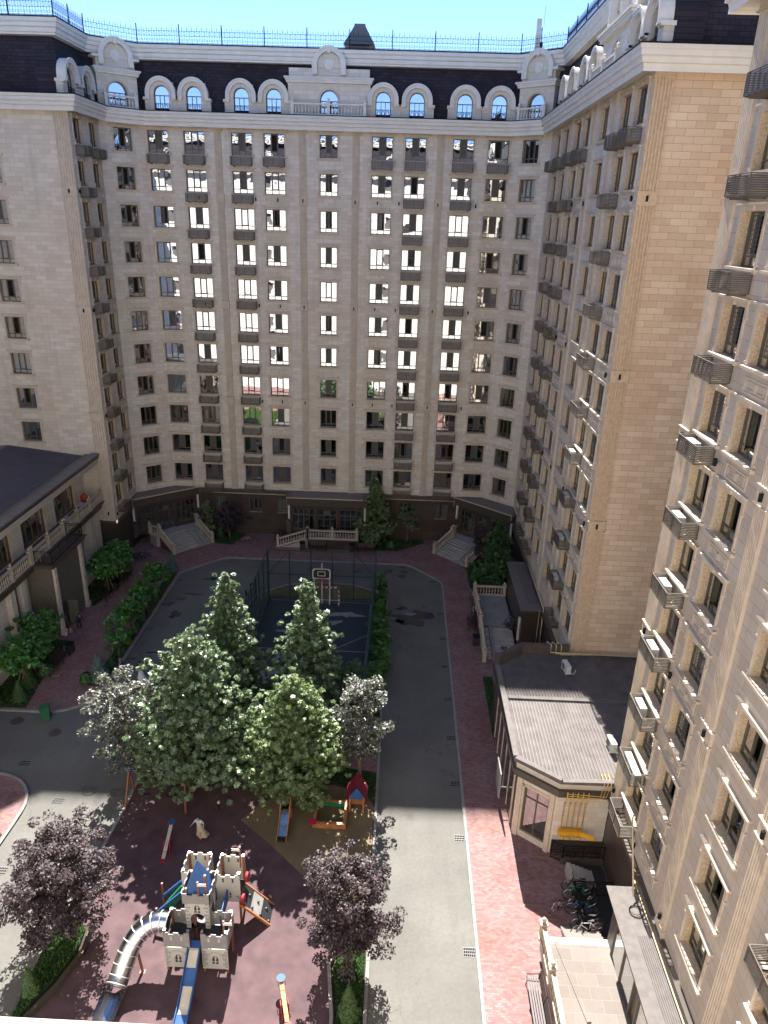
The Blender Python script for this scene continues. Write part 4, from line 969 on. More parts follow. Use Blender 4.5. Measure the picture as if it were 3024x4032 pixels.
# middle terrace with sideways stairs
o=root('entrance_terrace','middle entrance terrace with stone balustrade and steps falling to the left behind the court cage','terrace',(-7,69.3,0))
b=MB(); b.box(-9.2,-3.9,69.15,71.6,0,1.15); b.build('terrace_base',['granite'],o); b=MB(); b.box(-9.25,-3.85,69.1,71.6,1.15,1.22); b.build('terrace_floor',['step'],o)
b=MB()
for i in range(8): b.box(-9.2-.38*(i+1),-9.2-.38*i,69.15,70.9,0,1.15-.13*(i+1))
b.build('steps',['step'],o)
balustrade('balustrade',o,[(-9.2,69.25,1.2),(-4.05,69.25,1.2)],'rail_stone',1.0,2.55); balustrade('balustrade',o,[(-12.4,69.25,.1),(-9.25,69.25,1.2)],'rail_stone',1.0,9)
for k,x in enumerate((-8.0,-5.4)):
    b=MB(); b.box(-.55,.55,-.18,.18,0,.26); oo=b.build('flower_box',['terracotta'],None,(x,69.65,1.22)); tag(oo,('left','right')[k]+' brown flower box on the middle entrance terrace','flower box','flower boxes')
# ------------------------------------------------------------------ right terrace and kiosk
o=root('terrace','grey paved terrace with stone balustrade beside the right pavement','terrace',(9,54,0))
b=MB(); b.box(7.45,10.3,53.4,58.9,0,.85); b.build('terrace_base',['granite'],o); b=MB(); b.box(7.4,10.3,53.35,58.95,.85,.9); b.build('terrace_floor',['kerb'],o)
b=MB()
for i in range(11): b.box(7.6,8.2,53.35-.38*(i+1),53.35-.38*i-.04,0.0,.86-.075*(i+1)); b.box(8.5,10.2,53.35-.38*(i+1),53.35-.38*i,0,.86-.075*(i+1)) 
b.build('steps',['step'],o)
b=MB(); b.box(7.45,7.58,49.1,53.35,0,.12); b.bar((8.35,53.3,.93),(8.35,49.2,.12),.2,.06); b.bar((7.75,53.3,.93),(7.75,49.2,.12),.18,.06); b.build('wheel_ramp',['kerb'],o)
balustrade('balustrade',o,[(7.5,49.1,.12),(7.5,53.3,.9)],'rail_stone',.98,4.3); balustrade('balustrade',o,[(7.5,53.5,.9),(7.5,58.8,.9),(10.2,58.8,.9)],'rail_stone',.98,2.9)
o=root('entrance_kiosk','dark granite vestibule with ribbed metal roof against the right block','vestibule',(11.3,55,0))
b=MB(); b.box(10.45,12.15,50.8,59.4,0,3.7); b.box(10.3,12.15,50.65,59.5,3.7,4.0); b.build('vestibule_wall',['granite'],o)
b=MB(); b.box(10.25,12.15,50.6,59.55,4.0,4.06); b.build('roof_edge',['roof_flash'],o)
b=MB(); b.box(11.0,12.0,51.6,58.8,4.06,4.1)
for i in range(9): b.box(11.05+i*.115,11.09+i*.115,51.65,58.75,4.1,4.14)
b.build('roof_sheet',['roof_flash'],o)
b=MB(); b.box(10.3,10.44,51.2,51.45,.9,3.0); b.build('light_column',['white'],o)
b=MB(); b.tube([(12.0,60.1,4.4),(12.0,50.5,4.4),(12.0,50.4,4.3),(12.0,50.4,0.2)],.06,6); b.build('pipe',['pipe'],o); b=MB(); b.tube([(11.7,50.4,4.2),(11.7,50.4,.2)],.03,5); b.build('pipe',['pipe'],o)
# ------------------------------------------------------------------ right annex
o=root('annex','single storey annex with taupe ribbed roof between right block and near wing','building',(9.6,36,0))
ra=[(7.28,31.75),(9.3,30.3),(12.05,30.3),(12.05,42.3),(9.0,42.3),(7.28,41.9)]; ZR=5.5
wl=[(7.35,31.85),(9.3,30.4),(12.05,30.4),(12.05,42.3),(7.35,42.2)]
b=MB()
b.prism([(7.35,31.9),(7.5,31.9),(7.5,42.2),(7.35,42.2)],0,4.2); b.build('side_wall',['granite'],o)
A=Vector((7.35,31.85));B=Vector((9.3,30.4)); d=(B-A); L=d.length; ang=math.atan2(d.y,d.x)
wall(o,(A.x,A.y),ang,0,L,0,5.0,[(.5,2.0,.5,3.7)],'stone',rev=.2)
b=MB(); b.face([(.5,.15,.5),(2,.15,.5),(2,.15,3.7),(.5,.15,3.7)]); gg=b.build('window',['glass_low'],o,(A.x,A.y,0),ang)
b=MB(); b.box(.5,2,.6,.65,.5,3.7); b.build('backing',['panelg'],gg)
b=MB(); b.box(.5,.58,.1,.18,.5,3.7); b.box(1.92,2,.1,.18,.5,3.7); b.box(.58,1.92,.1,.18,.5,.58); b.box(.58,1.92,.1,.18,3.62,3.7); b.box(1.2,1.27,.105,.175,.58,3.62); b.box(.58,1.92,.11,.17,2.9,2.97); b.build('frame',['frame'],gg)
b=MB(); 
for s_ in (.12,L-.38): b.box(s_,s_+.26,-.12,-.001,0,4.2)
b.box(.38,.5,-.05,-.001,.5,3.85); b.box(2.0,2.05,-.05,-.001,.5,3.85); b.box(.38,2.05,-.05,-.001,3.7,3.85); b.build('pilaster',['trim'],o,(A.x,A.y,0),ang)
wall(o,(9.3,30.4),0,0,2.8,1.1,5.0,[],'stone'); wall(o,(9.3,30.42),0,0,2.8,-3,1.1,[],'granite',name='lower_wall')
def off(poly,dd):
    ctr=Vector((9.8,36.5)); return [tuple(Vector(p)+(Vector(p)-ctr).normalized()*dd) for p in poly]
b=MB(); b.prism([(7.0,31.7),(9.2,30.05),(12.05,30.05),(12.05,42.4),(8.9,42.4),(7.0,41.9)],4.55,4.8); b.prism([(7.1,31.75),(9.25,30.15),(12.05,30.15),(12.05,42.4),(8.9,42.4),(7.1,41.9)],4.3,4.549); b.build('cornice_band',['granite_plain'],o)
b=MB(); b.prism([(7.2,31.8),(9.28,30.25),(12.05,30.25),(12.05,42.4),(8.9,42.4),(7.2,41.9)],4.8,5.35); b.build('fascia',['stone'],o)
b=MB(); b.prism([(6.98,31.65),(9.2,29.98),(12.05,29.98),(12.05,30.35),(20,30.35),(20,42.35),(8.9,42.35),(7.0,41.3)],5.35,5.5)
b.build('roof',['roof_metal'],o)
b=MB(); 
rib=.19
i=0; x=7.45
while x<12.0:
    ylo=31.9-(x-7.2)*.755 if x<9.5 else 30.3
    ylo=max(ylo,30.3); b.box(x,x+.05,ylo,36.9,5.5,5.53); b.box(x,x+.05,37.2,41.6 if x>8.6 else 40.2+(x-7.45)*1.0,5.5,5.575); x+=rib
b.box(7.35,12.05,36.9,37.2,5.5,5.62); b.box(7.36,12.04,36.85,36.9,5.5,5.56)
while x<18: b.box(x,x+.05,30.4,36.9,5.5,5.53); b.box(x,x+.05,37.2,42.3,5.5,5.545); x+=rib
b.box(12.05,18,36.9,37.2,5.5,5.62)
b.build('roof_ribs',['roof_metal'],o)
b=MB(); x=7.45+.05
while x<18: ylo=max(30.3,31.9-(x-7.2)*.755) if x<12 else 30.4; b.box(x,x+.025,ylo,36.9,5.5,5.506); b.box(x,x+.025,37.2,41.6 if x>8.6 else 40.2+(x-7.45)*1.0,5.5,5.506); x+=rib
o2=b.build('seam_strip',['roof_flash'],o); o2['kind']='stuff'  # thin strips in the flashing colour beside each rib, marking the seams
b=MB()
pts=[(7.0,42.0),(7.0,31.67),(9.2,30.0),(12.05,30.0)]
for a,c in zip(pts[:-1],pts[1:]): b.bar((a[0]+.1,a[1],5.56),(c[0]+.1,c[1]+.08,5.56),.3,.12)
b.build('roof_flashing',['roof_edge'],o)
b=MB(); 
pts=[(7.1,40.6),(8.9,42.15),(12.05,42.1)]
for a,c in zip(pts[:-1],pts[1:]): b.bar((a[0],a[1],5.9),(c[0],c[1],5.9),.32,.75)
b.build('raised_parapet',['granite_plain'],o)
b=MB()
for k in range(3):
    x=10.6+.35*k; b.tube([(x,42.6,5.4),(x,42.3,6.4),(x+.2,41.9,6.4),(x+.2,41.85,5.85-.08*k),(17,41.85+.12*k,5.75)],.035,5)
b.build('pipe',['pipe'],o)
# glazed shop front along the pavement side
b=MB()
for i in range(6): y=32.4+i*1.5; b.box(7.28,7.349,y,y+.16,0,4.3)
b.build('pilaster',['trim'],o)
for i in range(5): 
    y=32.56+i*1.5; b=MB(); b.box(7.31,7.345,y,y+1.34,.4,4.0); b.build('shop_window',['glass_low'],o)
b=MB(); b.box(6.75,6.8,33.6,35.0,.9,2.6); b.mat(1); b.box(6.74,6.81,33.55,33.6,.85,2.65); b.box(6.74,6.81,35.0,35.05,.85,2.65); b.box(6.74,6.81,33.6,35.0,2.6,2.65); b.box(6.74,6.81,33.6,35,.85,.9)
for y in (33.8,34.8): b.bar((6.8,y,1.5),(7.3,y,1.5),.04)
bb=b.build('display_board',['panelg','kerb'],None); tag(bb,'grey framed board projecting from the annex wall over the right pavement','board')
ac(11.5,40.1,5.62,-1.4,'white air conditioner on the annex roof near the sandstone gable'); ac(12.5,32.7,5.62,-1.5,'white air conditioner on the annex roof against the near wing')
# gas pipes
o=root('gas_pipework','yellow vertical gas pipes with an orange cabinet on the annex end wall','gas pipes',(10.5,30.1,0))
b=MB()
for k in range(5):
    x=9.65+.28*k; b.tube([(x,30.2,2.1),(x,30.2,3.95),(x,29.95,4.1),(x,29.95,4.85)],.03,6)
    if k%2==0: b.tube([(9.65,30.0-.03*k,4.45+.09*k),(11.3+.08*k,29.85-.02*k,4.45+.09*k),(11.45+.09*k,29.85,5.6),(11.45+.09*k,30.6,5.62)],.018,5)
b.build('pipe',['gas'],o)
b=MB(); b.box(9.5,10.75,30.0,30.25,1.8,2.08); b.box(0,.7,-.04,0,0,.28,Matrix.Translation((10.75,30.03,1.8))@Matrix.Rotation(math.radians(-25),4,'Z')); b.build('cabinet',['orange'],o)
b=MB()
for k in range(4): b.lathe([(.1,0),(.1,.16)],9.75+.3*k,30.05,1.55,8)
b.build('gas_meter',['gas'],o)
# basement pit, entrance canopy at lower right
# near entrance canopy
o=root('entrance_canopy','long ribbed metal canopy roof below the near wing at lower right','canopy',(11.4,20,0))
b=MB(); b.box(10.55,12.05,8,24.9,3.85,4.0); b.box(10.75,12.05,8.2,24.7,3.3,3.85); b.build('canopy',['granite_plain'],o)
b=MB(); b.box(10.5,12.05,8,24.95,4.0,4.05); b.build('canopy_roof',['roof_edge'],o)
b=MB()
for i in range(8): b.box(11.2+i*.09,11.235+i*.09,8.1,22.4,4.05,4.085)
b.build('roof_ribs',['roof_metal'],o)
b=MB(); b.box(10.9,12.05,8,24.6,0,3.3); b.build('vestibule_wall',['granite'],o)
for y0,y1 in ((21.0,23.8),(16.5,20.4),(12,16)):
    b=MB(); b.box(10.86,10.895,y0,y1,1.0,3.2); w_=b.build('window',['glass_low'],o); b=MB(); 
    for yy in (y0,(y0+y1)/2,y1-.08): b.box(10.8,10.86,yy,yy+.08,1.0,3.2)
    b.box(10.8,10.86,y0+.08,y1,3.12,3.2); b.build('frame',['frame'],w_)
for q,r in (([(11.95,25.2,4.35),(11.95,5,4.35)],.09),([(11.85,25.2,4.2),(11.85,5,4.2)],.04),([(11.5,24.2,4.3),(11.8,26.6,6.6),(12.0,26.9,6.7)],.04)): b=MB(); b.tube(q,r,7); b.build('pipe',['pipe'],o)
b=MB(); b.tube([(11.5+.32*math.cos(k*PI/6),23.6+.32*math.sin(k*PI/6),4.08) for k in range(12)],.02,4,closed=True); b.tube([(11.45+.25*math.cos(k*PI/6),23.65+.25*math.sin(k*PI/6),4.11) for k in range(12)],.015,4,closed=True); cc=b.build('cable_coil',['iron'],None); tag(cc,'loose coil of black cable lying on the lower right canopy roof','cable')
o=root('entrance_terrace','sunlit pale stone terrace with balustrade at the bottom right','terrace',(9,20,0))
b=MB(); b.box(7.75,10.9,8,24.6,0,.95); b.build('terrace_base',['step'],o)
b=MB(); b.box(7.7,10.9,8,24.2,.95,1.02); b.build('terrace_floor',['pale_slab'],o)
b=MB()
for i in range(5): b.box(9.0,10.8,24.6+.3*i-.0,24.6+.3*(i+1),0,.9-.17*(i+1))
b.bar((8.4,24.3,1.03),(9.1,20.6,1.05),.2,.05); b.build('steps',['pale_slab'],o)
balustrade('balustrade',o,[(7.75,24.5,.95),(7.75,22.3,1.0),(7.75,18.0,1.0),(7.75,10,1.0)],'rail_stone',.95,4.2,sp=.3)
# pit
o=root('basement_stairwell','dark sunken basement stairwell with steps and wrought iron railing under the near wing','stairwell',(11,27.5,0))
b=MB(); b.box(10.1,12.05,25.4,30.3,.101,.104); b.build('pit_shade_sheet',['blackp'],o)  # flat black sheet on the pavement, painted for the shade inside the stairwell
b=MB()
for i in range(6): b.box(9.9+.24*i,10.14+.24*i,28.2,29.2,.1,.75-.1*i)
b.build('steps',['step'],o)
b=MB(); ironpanel(b,(9.3,30.1,.1),(9.85,29.75,.1),1.25); ironpanel(b,(9.85,29.75,.1),(12.05,29.75,.1),1.25); b.build('iron_railing',['iron'],o); b=MB(); ironpanel(b,(10.0,27.7,.1),(12.0,27.7,.1),1.0); ironpanel(b,(10.0,25.9,.1),(10.0,27.7,.1),1.0); b.build('iron_railing',['iron'],o)
b=MB(); b.box(9.75,12.05,29.65,29.85,.1,.5); b.build('parapet',['granite_plain'],o)
# ------------------------------------------------------------------ roof things
o=root('roof_vent','large dark pyramid roof vent behind the railing above the centre','roof vent',(-5.1,79,46.3))
def vent(o,x,y,sc):
    b=MB(); b.box(-.9*sc,.9*sc,-.9*sc,.9*sc,-.4,1.0*sc); b.build('base',['roof_flash'],o,(x,y,46.3))
    b=MB(); b.lathe([(1.25*sc,1.0*sc),(1.3*sc,1.25*sc),(2.05*sc,1.3*sc),(1.45*sc,2.0*sc),(.75*sc,2.9*sc),(.7*sc,3.1*sc)],n=4,sq=True); b.build('cap',['roof_flash'],o,(x,y,46.3))
    for k in range(5): b=MB(); q=1.02*sc; z=.1+.17*k; b.box(-q,q,-q-.02,-q+.02,z,z+.06); b.build('louvre',['iron'],o,(x,y,46.3))
vent(o,-5.1,79,1.0)
o=root('roof_vent','small dark roof vent behind the railing at the far left','roof vent',(-33,80,46.3)); vent(o,-33.0,80,.8)
o=root('antenna','white panel antenna on a thin mast on the roof at the right','antenna',(10.6,72.9,46.3))
b=MB(); b.box(-.2,.2,-.1,.1,.3,2.6); b.build('panel',['ac'],o,(10.6,72.9,46.3)); b=MB(); b.bar((.3,.1,-.2),(.3,.1,2.0),.07); b.bar((.42,.1,2.0),(.42,.1,3.6),.02); b.bar((0,.1,.6),(.3,.1,.6),.05); b.bar((0,.1,1.8),(.3,.1,1.8),.05); b.box(.2,.45,-.05,.2,.4,.9); b.build('mast',['iron'],o,(10.6,72.9,46.3))

# west wing of the left block (seen mirrored in the far corner windows)
wp=(-48,5); wh=[(round(s_-.94,3),round(s_+.94,3),round(z-WH/2,3),round(z+WH/2,3)) for s_ in (6,14,22,30,38,46,54) for z in ZC]
wall(left,wp,PI/2,0,59.1,0,40.05,wh,'stone')
b=MB()
for (a,c,e,f) in wh: b.face([(a,.25,e),(c,.25,e),(c,.25,f),(a,.25,f)])
o=b.build('window',['acgrey'],left,wp+(0,),PI/2); o['kind']='stuff'
b=MB(); b.box(-2.5,1.0,-.8,.343,31.9,31.95); b.build('balcony_ledge',['rail_stone'],back,(0,0,0))
# ------------------------------------------------------------------ vegetation
import numpy as np
LEAF=np.array([(0,0),(.42,.06),(.24,.30),(.55,.58),(.17,.55),(0,1),(-.17,.55),(-.55,.58),(-.24,.30),(-.42,.06)])
OVAL=np.array([(0,0),(.3,.3),(.26,.7),(0,1),(-.26,.7),(-.3,.3)])
NEED=np.array([(0,0),(.12,.4),(0,1),(-.12,.4)])
def leaf_mesh(name,pts,out,size,shape,mat,rng,updot=.6,jit=.48,fold=.10,tips=None):
    n=len(pts); k=len(shape)
    nr=out*(1-updot)+np.array([0,0,1.0])*updot+rng.normal(0,jit,(n,3)); nr/=np.linalg.norm(nr,axis=1)[:,None]
    tip=out*.8+np.array([0,0,.05])+rng.normal(0,.6,(n,3)); 
    if tips is not None: tip=tips*1.0+np.array([0,0,.15])+rng.normal(0,.25,(n,3))
    tip-=nr*(tip*nr).sum(1)[:,None]; tip/=np.linalg.norm(tip,axis=1)[:,None]+1e-9
    sd=np.cross(nr,tip); sz=size*rng.uniform(.65,1.25,n)
    v=pts[:,None,:]+sz[:,None,None]*(shape[None,:,0:1]*sd[:,None,:]+(shape[None,:,1:2]-.5)*tip[:,None,:]-fold*np.abs(shape[None,:,0:1])*2*nr[:,None,:]*(1))
    v=v.reshape(-1,3); me=bpy.data.meshes.new(name); me.vertices.add(n*k); me.vertices.foreach_set('co',v.astype(np.float32).ravel())
    me.loops.add(n*k); me.loops.foreach_set('vertex_index',np.arange(n*k,dtype=np.int32)); me.polygons.add(n)
    me.polygons.foreach_set('loop_start',np.arange(0,n*k,k,dtype=np.int32)); 
    me.materials.append(M[mat]); me.update(calc_edges=True); return me
def tree(name,label,cat,x,y,h,r,zb,mat,seed,prof='cone',size=.26,limbs=46,per=48,shape=LEAF,z0=.08,group=None,trunk_r=.13,cl=.42,lean=0,dens=1.0,stakes=False,updot=.72,tuft=False):
    rng=np.random.default_rng(seed); random.seed(seed)
    o=lroot(name,label,cat,(x,y,z0),0,group)
    H=h-z0; zb=zb-z0; pts=[];outs=[];tps=[]; b=MB()
    def R(t):
        if prof=='cone': return r*min(1,((1-t)/.82+.03)**.8)*(.66+.34*min(1,t/.2))
        if prof=='round': return r*math.sqrt(max(.02,1-(2*t-.85)**2/1.35))
        if prof=='dome': return r*math.sqrt(max(.03,1-t**2*.95))
        if prof=='oval': return r*min(1,((1-t)/.66+.02)**.72)*(.76+.24*min(1,t/.3))
        if prof=='vase': return r*(.35+.65*math.sin(PI*min(1,t*.85+.12)))
    zt=zb+(H-zb)*(.93 if prof=='cone' else .7); wob=[(random.uniform(-.1,.1),random.uniform(-.1,.1)) for _ in range(6)]
    tp=[Vector((wob[i][0]*i*.4+lean*i/5,wob[i][1]*i*.4,zt*i/5)) for i in range(6)]
    b.tube(tp,[trunk_r*(1.15-.19*i)+.008 for i in range(6)],8)
    def tz(z):
        q=max(0,min(4.999,z/zt*5)); i=int(q); return tp[i].lerp(tp[i+1],q-i)
    for i in range(limbs):
        t=((i+.5)/limbs)**(1.0 if prof!='cone' else 1.15); az=i*2.39996+random.uniform(-.3,.3)
        rr=R(t)*random.uniform(.68,1.16)
        zz=zb+(H-zb)*t; st=tz(max(zb*.8,min(zt*.97,zz-rr*(.55 if prof!='dome' else .9)-.1)))
        end=Vector((rr*math.cos(az),rr*math.sin(az),zz))+Vector((lean,0,0))*t; mid=st.lerp(end,.5)+Vector((0,0,.12*rr))
        b.tube([st,mid,end],[.022+.02*rr/3+.01,.018,.008],5)
        nc=max(2,int(2+rr*1.9*dens))*(3 if tuft else 1)
        for c in range(nc):
            f=.35+.65*(c+.6)/nc if rr>.8 else random.uniform(.2,1)
            p=st.lerp(mid,f*2) if f<.5 else mid.lerp(end,f*2-1)
            sg=.27 if tuft else .16; p=p+Vector((random.gauss(0,sg*rr**.5),random.gauss(0,sg*rr**.5),random.gauss(0,sg*.8)))
            m_=int(per*random.uniform(.6,1.3)); s_=cl*random.uniform(.6,1.3)*(1 if rr>1 else .75)
            q=rng.normal(0,1,(m_,3)); q/=np.linalg.norm(q,axis=1)[:,None]; q*=s_*rng.uniform(.35,1,(m_,1))**.5; q[:,2]*=.62
            P=np.array(p)+q; pts.append(P); tps.append(q/(np.linalg.norm(q,axis=1)[:,None]+1e-6))
            ov=P-np.array([0,0,zb+(H-zb)*.35]); ov/=np.linalg.norm(ov,axis=1)[:,None]+1e-6; outs.append(ov*.6+q/(s_+1e-6)*.5)
    if stakes:
        b.bar((.5,.1,0),(.12,0,1.7),.06); b.bar((-.45,-.2,0),(-.1,0,1.6),.06)
    b.build('trunk',['bark'],o)
    pts=np.concatenate(pts); outs=np.concatenate(outs); tps=np.concatenate(tps); keep=pts[:,2]>.15; pts=pts[keep];outs=outs[keep];tps=tps[keep]
    inst('crown',leaf_mesh('crown',pts,outs,size,shape,mat,rng,updot=updot,tips=tps if tuft else None),o); return o
TG='plane trees and maples in the centre bed'
tree('plane_tree','tall pointed plane tree at back left of centre clump, left of court','tree',-10.4,39.3,12.1,2.85,1.6,'leaf_plane',1,size=.27,limbs=125,per=13,cl=.17,tuft=True,group=TG)
tree('plane_tree','pointed plane tree standing right in front of the basketball court','tree',-5.3,39.2,11.9,2.65,1.4,'leaf_plane',2,size=.27,limbs=120,per=13,cl=.17,tuft=True,group=TG)
tree('plane_tree','biggest pale green plane tree at front left of the centre clump','tree',-11.4,34.6,10.9,3.65,1.2,'leaf_plane',3,size=.27,limbs=150,per=13,group=TG,prof='oval',cl=.17,tuft=True)
tree('maple_tree','rounder yellow green maple at front right of the centre clump','tree',-5.45,33.8,9.1,2.95,1.0,'leaf_maple',4,size=.26,limbs=140,per=13,group=TG,prof='oval',cl=.17,tuft=True)
tree('plum_tree','loose grey leafed tree leaning over the left road beside the swing','tree',-15.0,34.3,8.2,2.5,2.2,'leaf_grey',5,prof='round',size=.17,shape=OVAL,limbs=34,per=60,dens=.9,lean=-.8)
tree('plum_tree','thin dark leafed tree seen behind the largest plane tree','tree',-13.6,38.4,7.0,1.5,2.2,'leaf_purple',15,prof='round',size=.15,shape=OVAL,limbs=20,per=50)
tree('plum_tree','slender grey leafed tree between the maple and the right road','tree',-1.6,34.9,8.3,1.75,2.6,'leaf_grey',6,prof='vase',size=.17,shape=OVAL,limbs=32,per=60)
tree('plum_tree','low dark tree in shade at the near right corner of the court','tree',-2.3,40.6,5.3,1.6,1.6,'leaf_deep',7,prof='round',size=.17,shape=OVAL,limbs=22,per=50)
tree('purple_plum_tree','purple leafed tree in the lower left planter','tree',-14.95,24.0,6.8,2.6,1.9,'leaf_purple',8,prof='round',size=.13,shape=OVAL,limbs=66,per=80,cl=.36)
tree('purple_plum_tree','purple leafed tree beside the road at bottom centre','tree',-1.5,23.4,6.6,2.1,1.9,'leaf_purple',9,prof='round',size=.125,shape=OVAL,limbs=60,per=80,cl=.34)
tree('maple_tree','green pointed maple right of the middle porch','tree',-2.3,71.2,7.6,2.3,.8,'leaf_maple',10,size=.28,limbs=60,per=13,cl=.18,tuft=True)
tree('maple_tree','deep green pointed maple beside the right diagonal stairs','tree',9.6,61.3,7.3,1.9,.7,'leaf_deep',11,size=.27,limbs=60,per=13,cl=.18,tuft=True)
tree('young_tree','thin yellowing sapling right of the green maple by the far wall','tree',1.3,71.9,4.0,1.2,1.8,'leaf_maple',12,prof='round',size=.2,limbs=10,per=20,trunk_r=.05)
tree('young_tree','yellowing sapling beside the left stairs against the granite wall','tree',-20.3,71.2,4.6,.9,1.2,'leaf_maple',13,prof='vase',size=.2,limbs=12,per=24,trunk_r=.06)
tree('purple_plum_tree','dark purple small tree right of the left diagonal stairs','tree',-17.9,70.7,4.2,1.4,1.5,'leaf_purple',14,prof='round',size=.2,shape=OVAL,limbs=26,per=50,trunk_r=.07)
tree('purple_plum_tree','dark purple small tree on the right diagonal stairs lawn','tree',8.6,65.0,5.4,1.1,2.0,'leaf_purple',16,prof='round',size=.2,shape=OVAL,limbs=22,per=46,trunk_r=.06)
tree('purple_plum_tree','dark shrub tree beside the steps of the right terrace','tree',9.7,47.6,2.8,1.1,.6,'leaf_purple',17,prof='round',size=.17,shape=OVAL,limbs=16,per=30,trunk_r=.05)
tree('purple_plum_tree','small reddish shrub in front of the kiosk wall','tree',10.1,53.0,2.3,.6,1.0,'leaf_purple',27,prof='round',size=.15,shape=OVAL,limbs=9,per=18,trunk_r=.04)
CG='lollipop catalpas along the left walk'
for i,(x,y,h,r,zb,l) in enumerate(((-25.95,57.6,4.3,1.75,2.5,'catalpa against the left annex just past the portico, nearer one'),(-26.0,59.9,4.2,1.7,2.4,'farther catalpa of the pair behind the annex portico'),
   (-26.9,46.9,4.2,1.7,2.5,'catalpa against the left annex just before the portico'),(-26.6,44.8,4.0,1.5,2.4,'middle catalpa of the three left of the portico'),(-26.5,43.0,4.2,1.6,2.6,'catalpa at the left picture edge nearest the viewer'),
   (-21.5,57.2,3.5,1.15,2.3,'farthest catalpa in the kerb hedge row left of the road'),(-21.5,53.9,3.4,1.0,2.3,'second farthest catalpa in the kerb hedge row'),(-21.4,50.6,3.6,1.0,2.3,'third catalpa in the kerb hedge row'))):
    tree('catalpa_tree',l,'tree',x,y,h,r,zb,'leaf_catalpa',30+i,prof='dome',size=.3,shape=OVAL,limbs=34,per=26,cl=.35,trunk_r=.05,group=CG,stakes=True,updot=.7,z0=.12)
tree('catalpa_tree','sparse ragged catalpa nearest in the kerb hedge row, showing gaps','tree',-21.2,47.4,4.0,1.35,1.6,'leaf_catalpa',41,prof='round',size=.3,shape=OVAL,limbs=16,per=14,cl=.3,trunk_r=.05,group=CG,z0=.12)
HG='catalpa bushes along the right side of the court'
for i,(x,y,h,r) in enumerate(((-1.0,58.2,3.0,.55),(-1.05,54.4,2.3,.75),(-.9,52.0,2.3,.85),(-.95,49.6,2.3,.9),(-.85,47.4,2.6,.9),(-.9,45.2,2.2,.8))):
    tree('catalpa_bush',('farthest','second farthest','third farthest','third nearest','second nearest','nearest')[i]+' catalpa bush in the strip right of the court','bush',x,y,h,r,.4,'leaf_catalpa',50+i,prof='round',size=.27,shape=OVAL,limbs=22,per=24,cl=.3,trunk_r=.04,group=HG,updot=.7)
def conifer(name,label,cat,x,y,h,r,mat,seed,z0=.12,n=2600,sz=.1,ball=False,group=None):
    rng=np.random.default_rng(seed); o=lroot(name,label,cat,(x,y,z0),0,group)
    b=MB(); b.tube([(0,0,0),(0,0,h*.8)],[.05,.015],6); b.build('trunk',['bark'],o)
    t=rng.uniform(0,1,n)**(1.25 if not ball else 1); a=rng.uniform(0,2*PI,n)
    if ball: R=r*np.sqrt(np.clip(1-(2*t-.9)**2/1.25,.02,1))
    else: R=r*np.clip(1-t,0,1)**.75*np.clip(.75+t*2.5,0,1)
    R=R*(.75+.3*np.abs(np.sin(a*4+t*9)))*rng.uniform(.75,1.08,n)
    P=np.stack([R*np.cos(a),R*np.sin(a),.06+t*h],1); out=np.stack([np.cos(a),np.sin(a),np.full(n,.9 if not ball else .4)],1)
    inst('foliage',leaf_mesh('foliage',P,out,sz*1.6,NEED if not ball else OVAL,mat,rng,updot=.2,jit=.4),o); return o
conifer('juniper','blue green spiky juniper at the near end of the kerb hedge','shrub',-21.6,44.5,2.2,.78,'leaf_spruce',61,n=3600,sz=.16)
conifer('juniper','small blue green juniper at the far end of the kerb hedge','shrub',-21.6,62.6,1.9,.6,'leaf_spruce',62,n=2200,sz=.14)
conifer('thuja','cone thuja on the left lawn nearest the green bin','shrub',-26.2,41.7,1.6,.5,'leaf_conifer',63)
conifer('thuja','plumper cone thuja behind the nearest one on the left lawn','shrub',-26.35,43.3,1.9,.6,'leaf_conifer',64,n=3200)
conifer('thuja','cone thuja cut by the left picture edge','shrub',-27.6,40.9,1.7,.6,'leaf_conifer',65)
conifer('thuja','bright cone thuja in the planter at bottom centre','shrub',-1.22,20.9,1.9,.5,'leaf_conifer',66,z0=.2,n=4200,sz=.09)
conifer('thuja','yellowish cone thuja in the lower left planter','shrub',-15.35,21.2,1.5,.42,'leaf_conifer',67,z0=.24,n=3000)
conifer('thuja','tall cone shrub on the corner lawn at the left picture edge','shrub',-22.8,29.6,2.4,.75,'leaf_conifer',68,n=4200,sz=.13)
conifer('box_ball','clipped box ball beside the blue green juniper','shrub',-22.4,44.1,.75,.5,'leaf_deep',69,n=2400,ball=True,sz=.09)
conifer('box_ball','clipped box ball at the far end of the annex lawn','shrub',-25.8,61.6,.85,.55,'leaf_conifer',70,n=2400,ball=True,sz=.09)
conifer('box_ball','round shrub behind the thujas by the near left bench','shrub',-25.9,44.9,.8,.6,'leaf_deep',71,n=2400,ball=True,sz=.09)
for i in range(7): conifer('thuja','%s dark thuja between the catalpas of the kerb hedge, counted from the near end'%ORD[i],'shrub',-21.4+.1*(i%2),46.2+1.75*i,.9,.36,'leaf_deep',80+i,n=900,sz=.12,group='dark thujas in the kerb hedge')
for i,(x,y,l) in enumerate(((-19.0,71.2,'dark thuja beside the left stairs balustrade'),(-2.6,69.9,'small round bush at the foot of the green maple'),(-.4,70.2,'low bush in front of the yellowing sapling'),(7.9,63.2,'dark thuja at the edge of the right stairs lawn'),(8.9,62.2,'second dark thuja under the deep green maple'),(-8.6,35.6,'low dark shrub behind the playground path'))):
    conifer('thuja' if 'thuja' in l else 'bush',l,'shrub',x,y,(2.0,.8,.6,1.5,1.4,.9)[i],(.5,.6,.5,.45,.45,.7)[i],'leaf_deep',90+i,n=1400,sz=.13,ball='thuja' not in l)
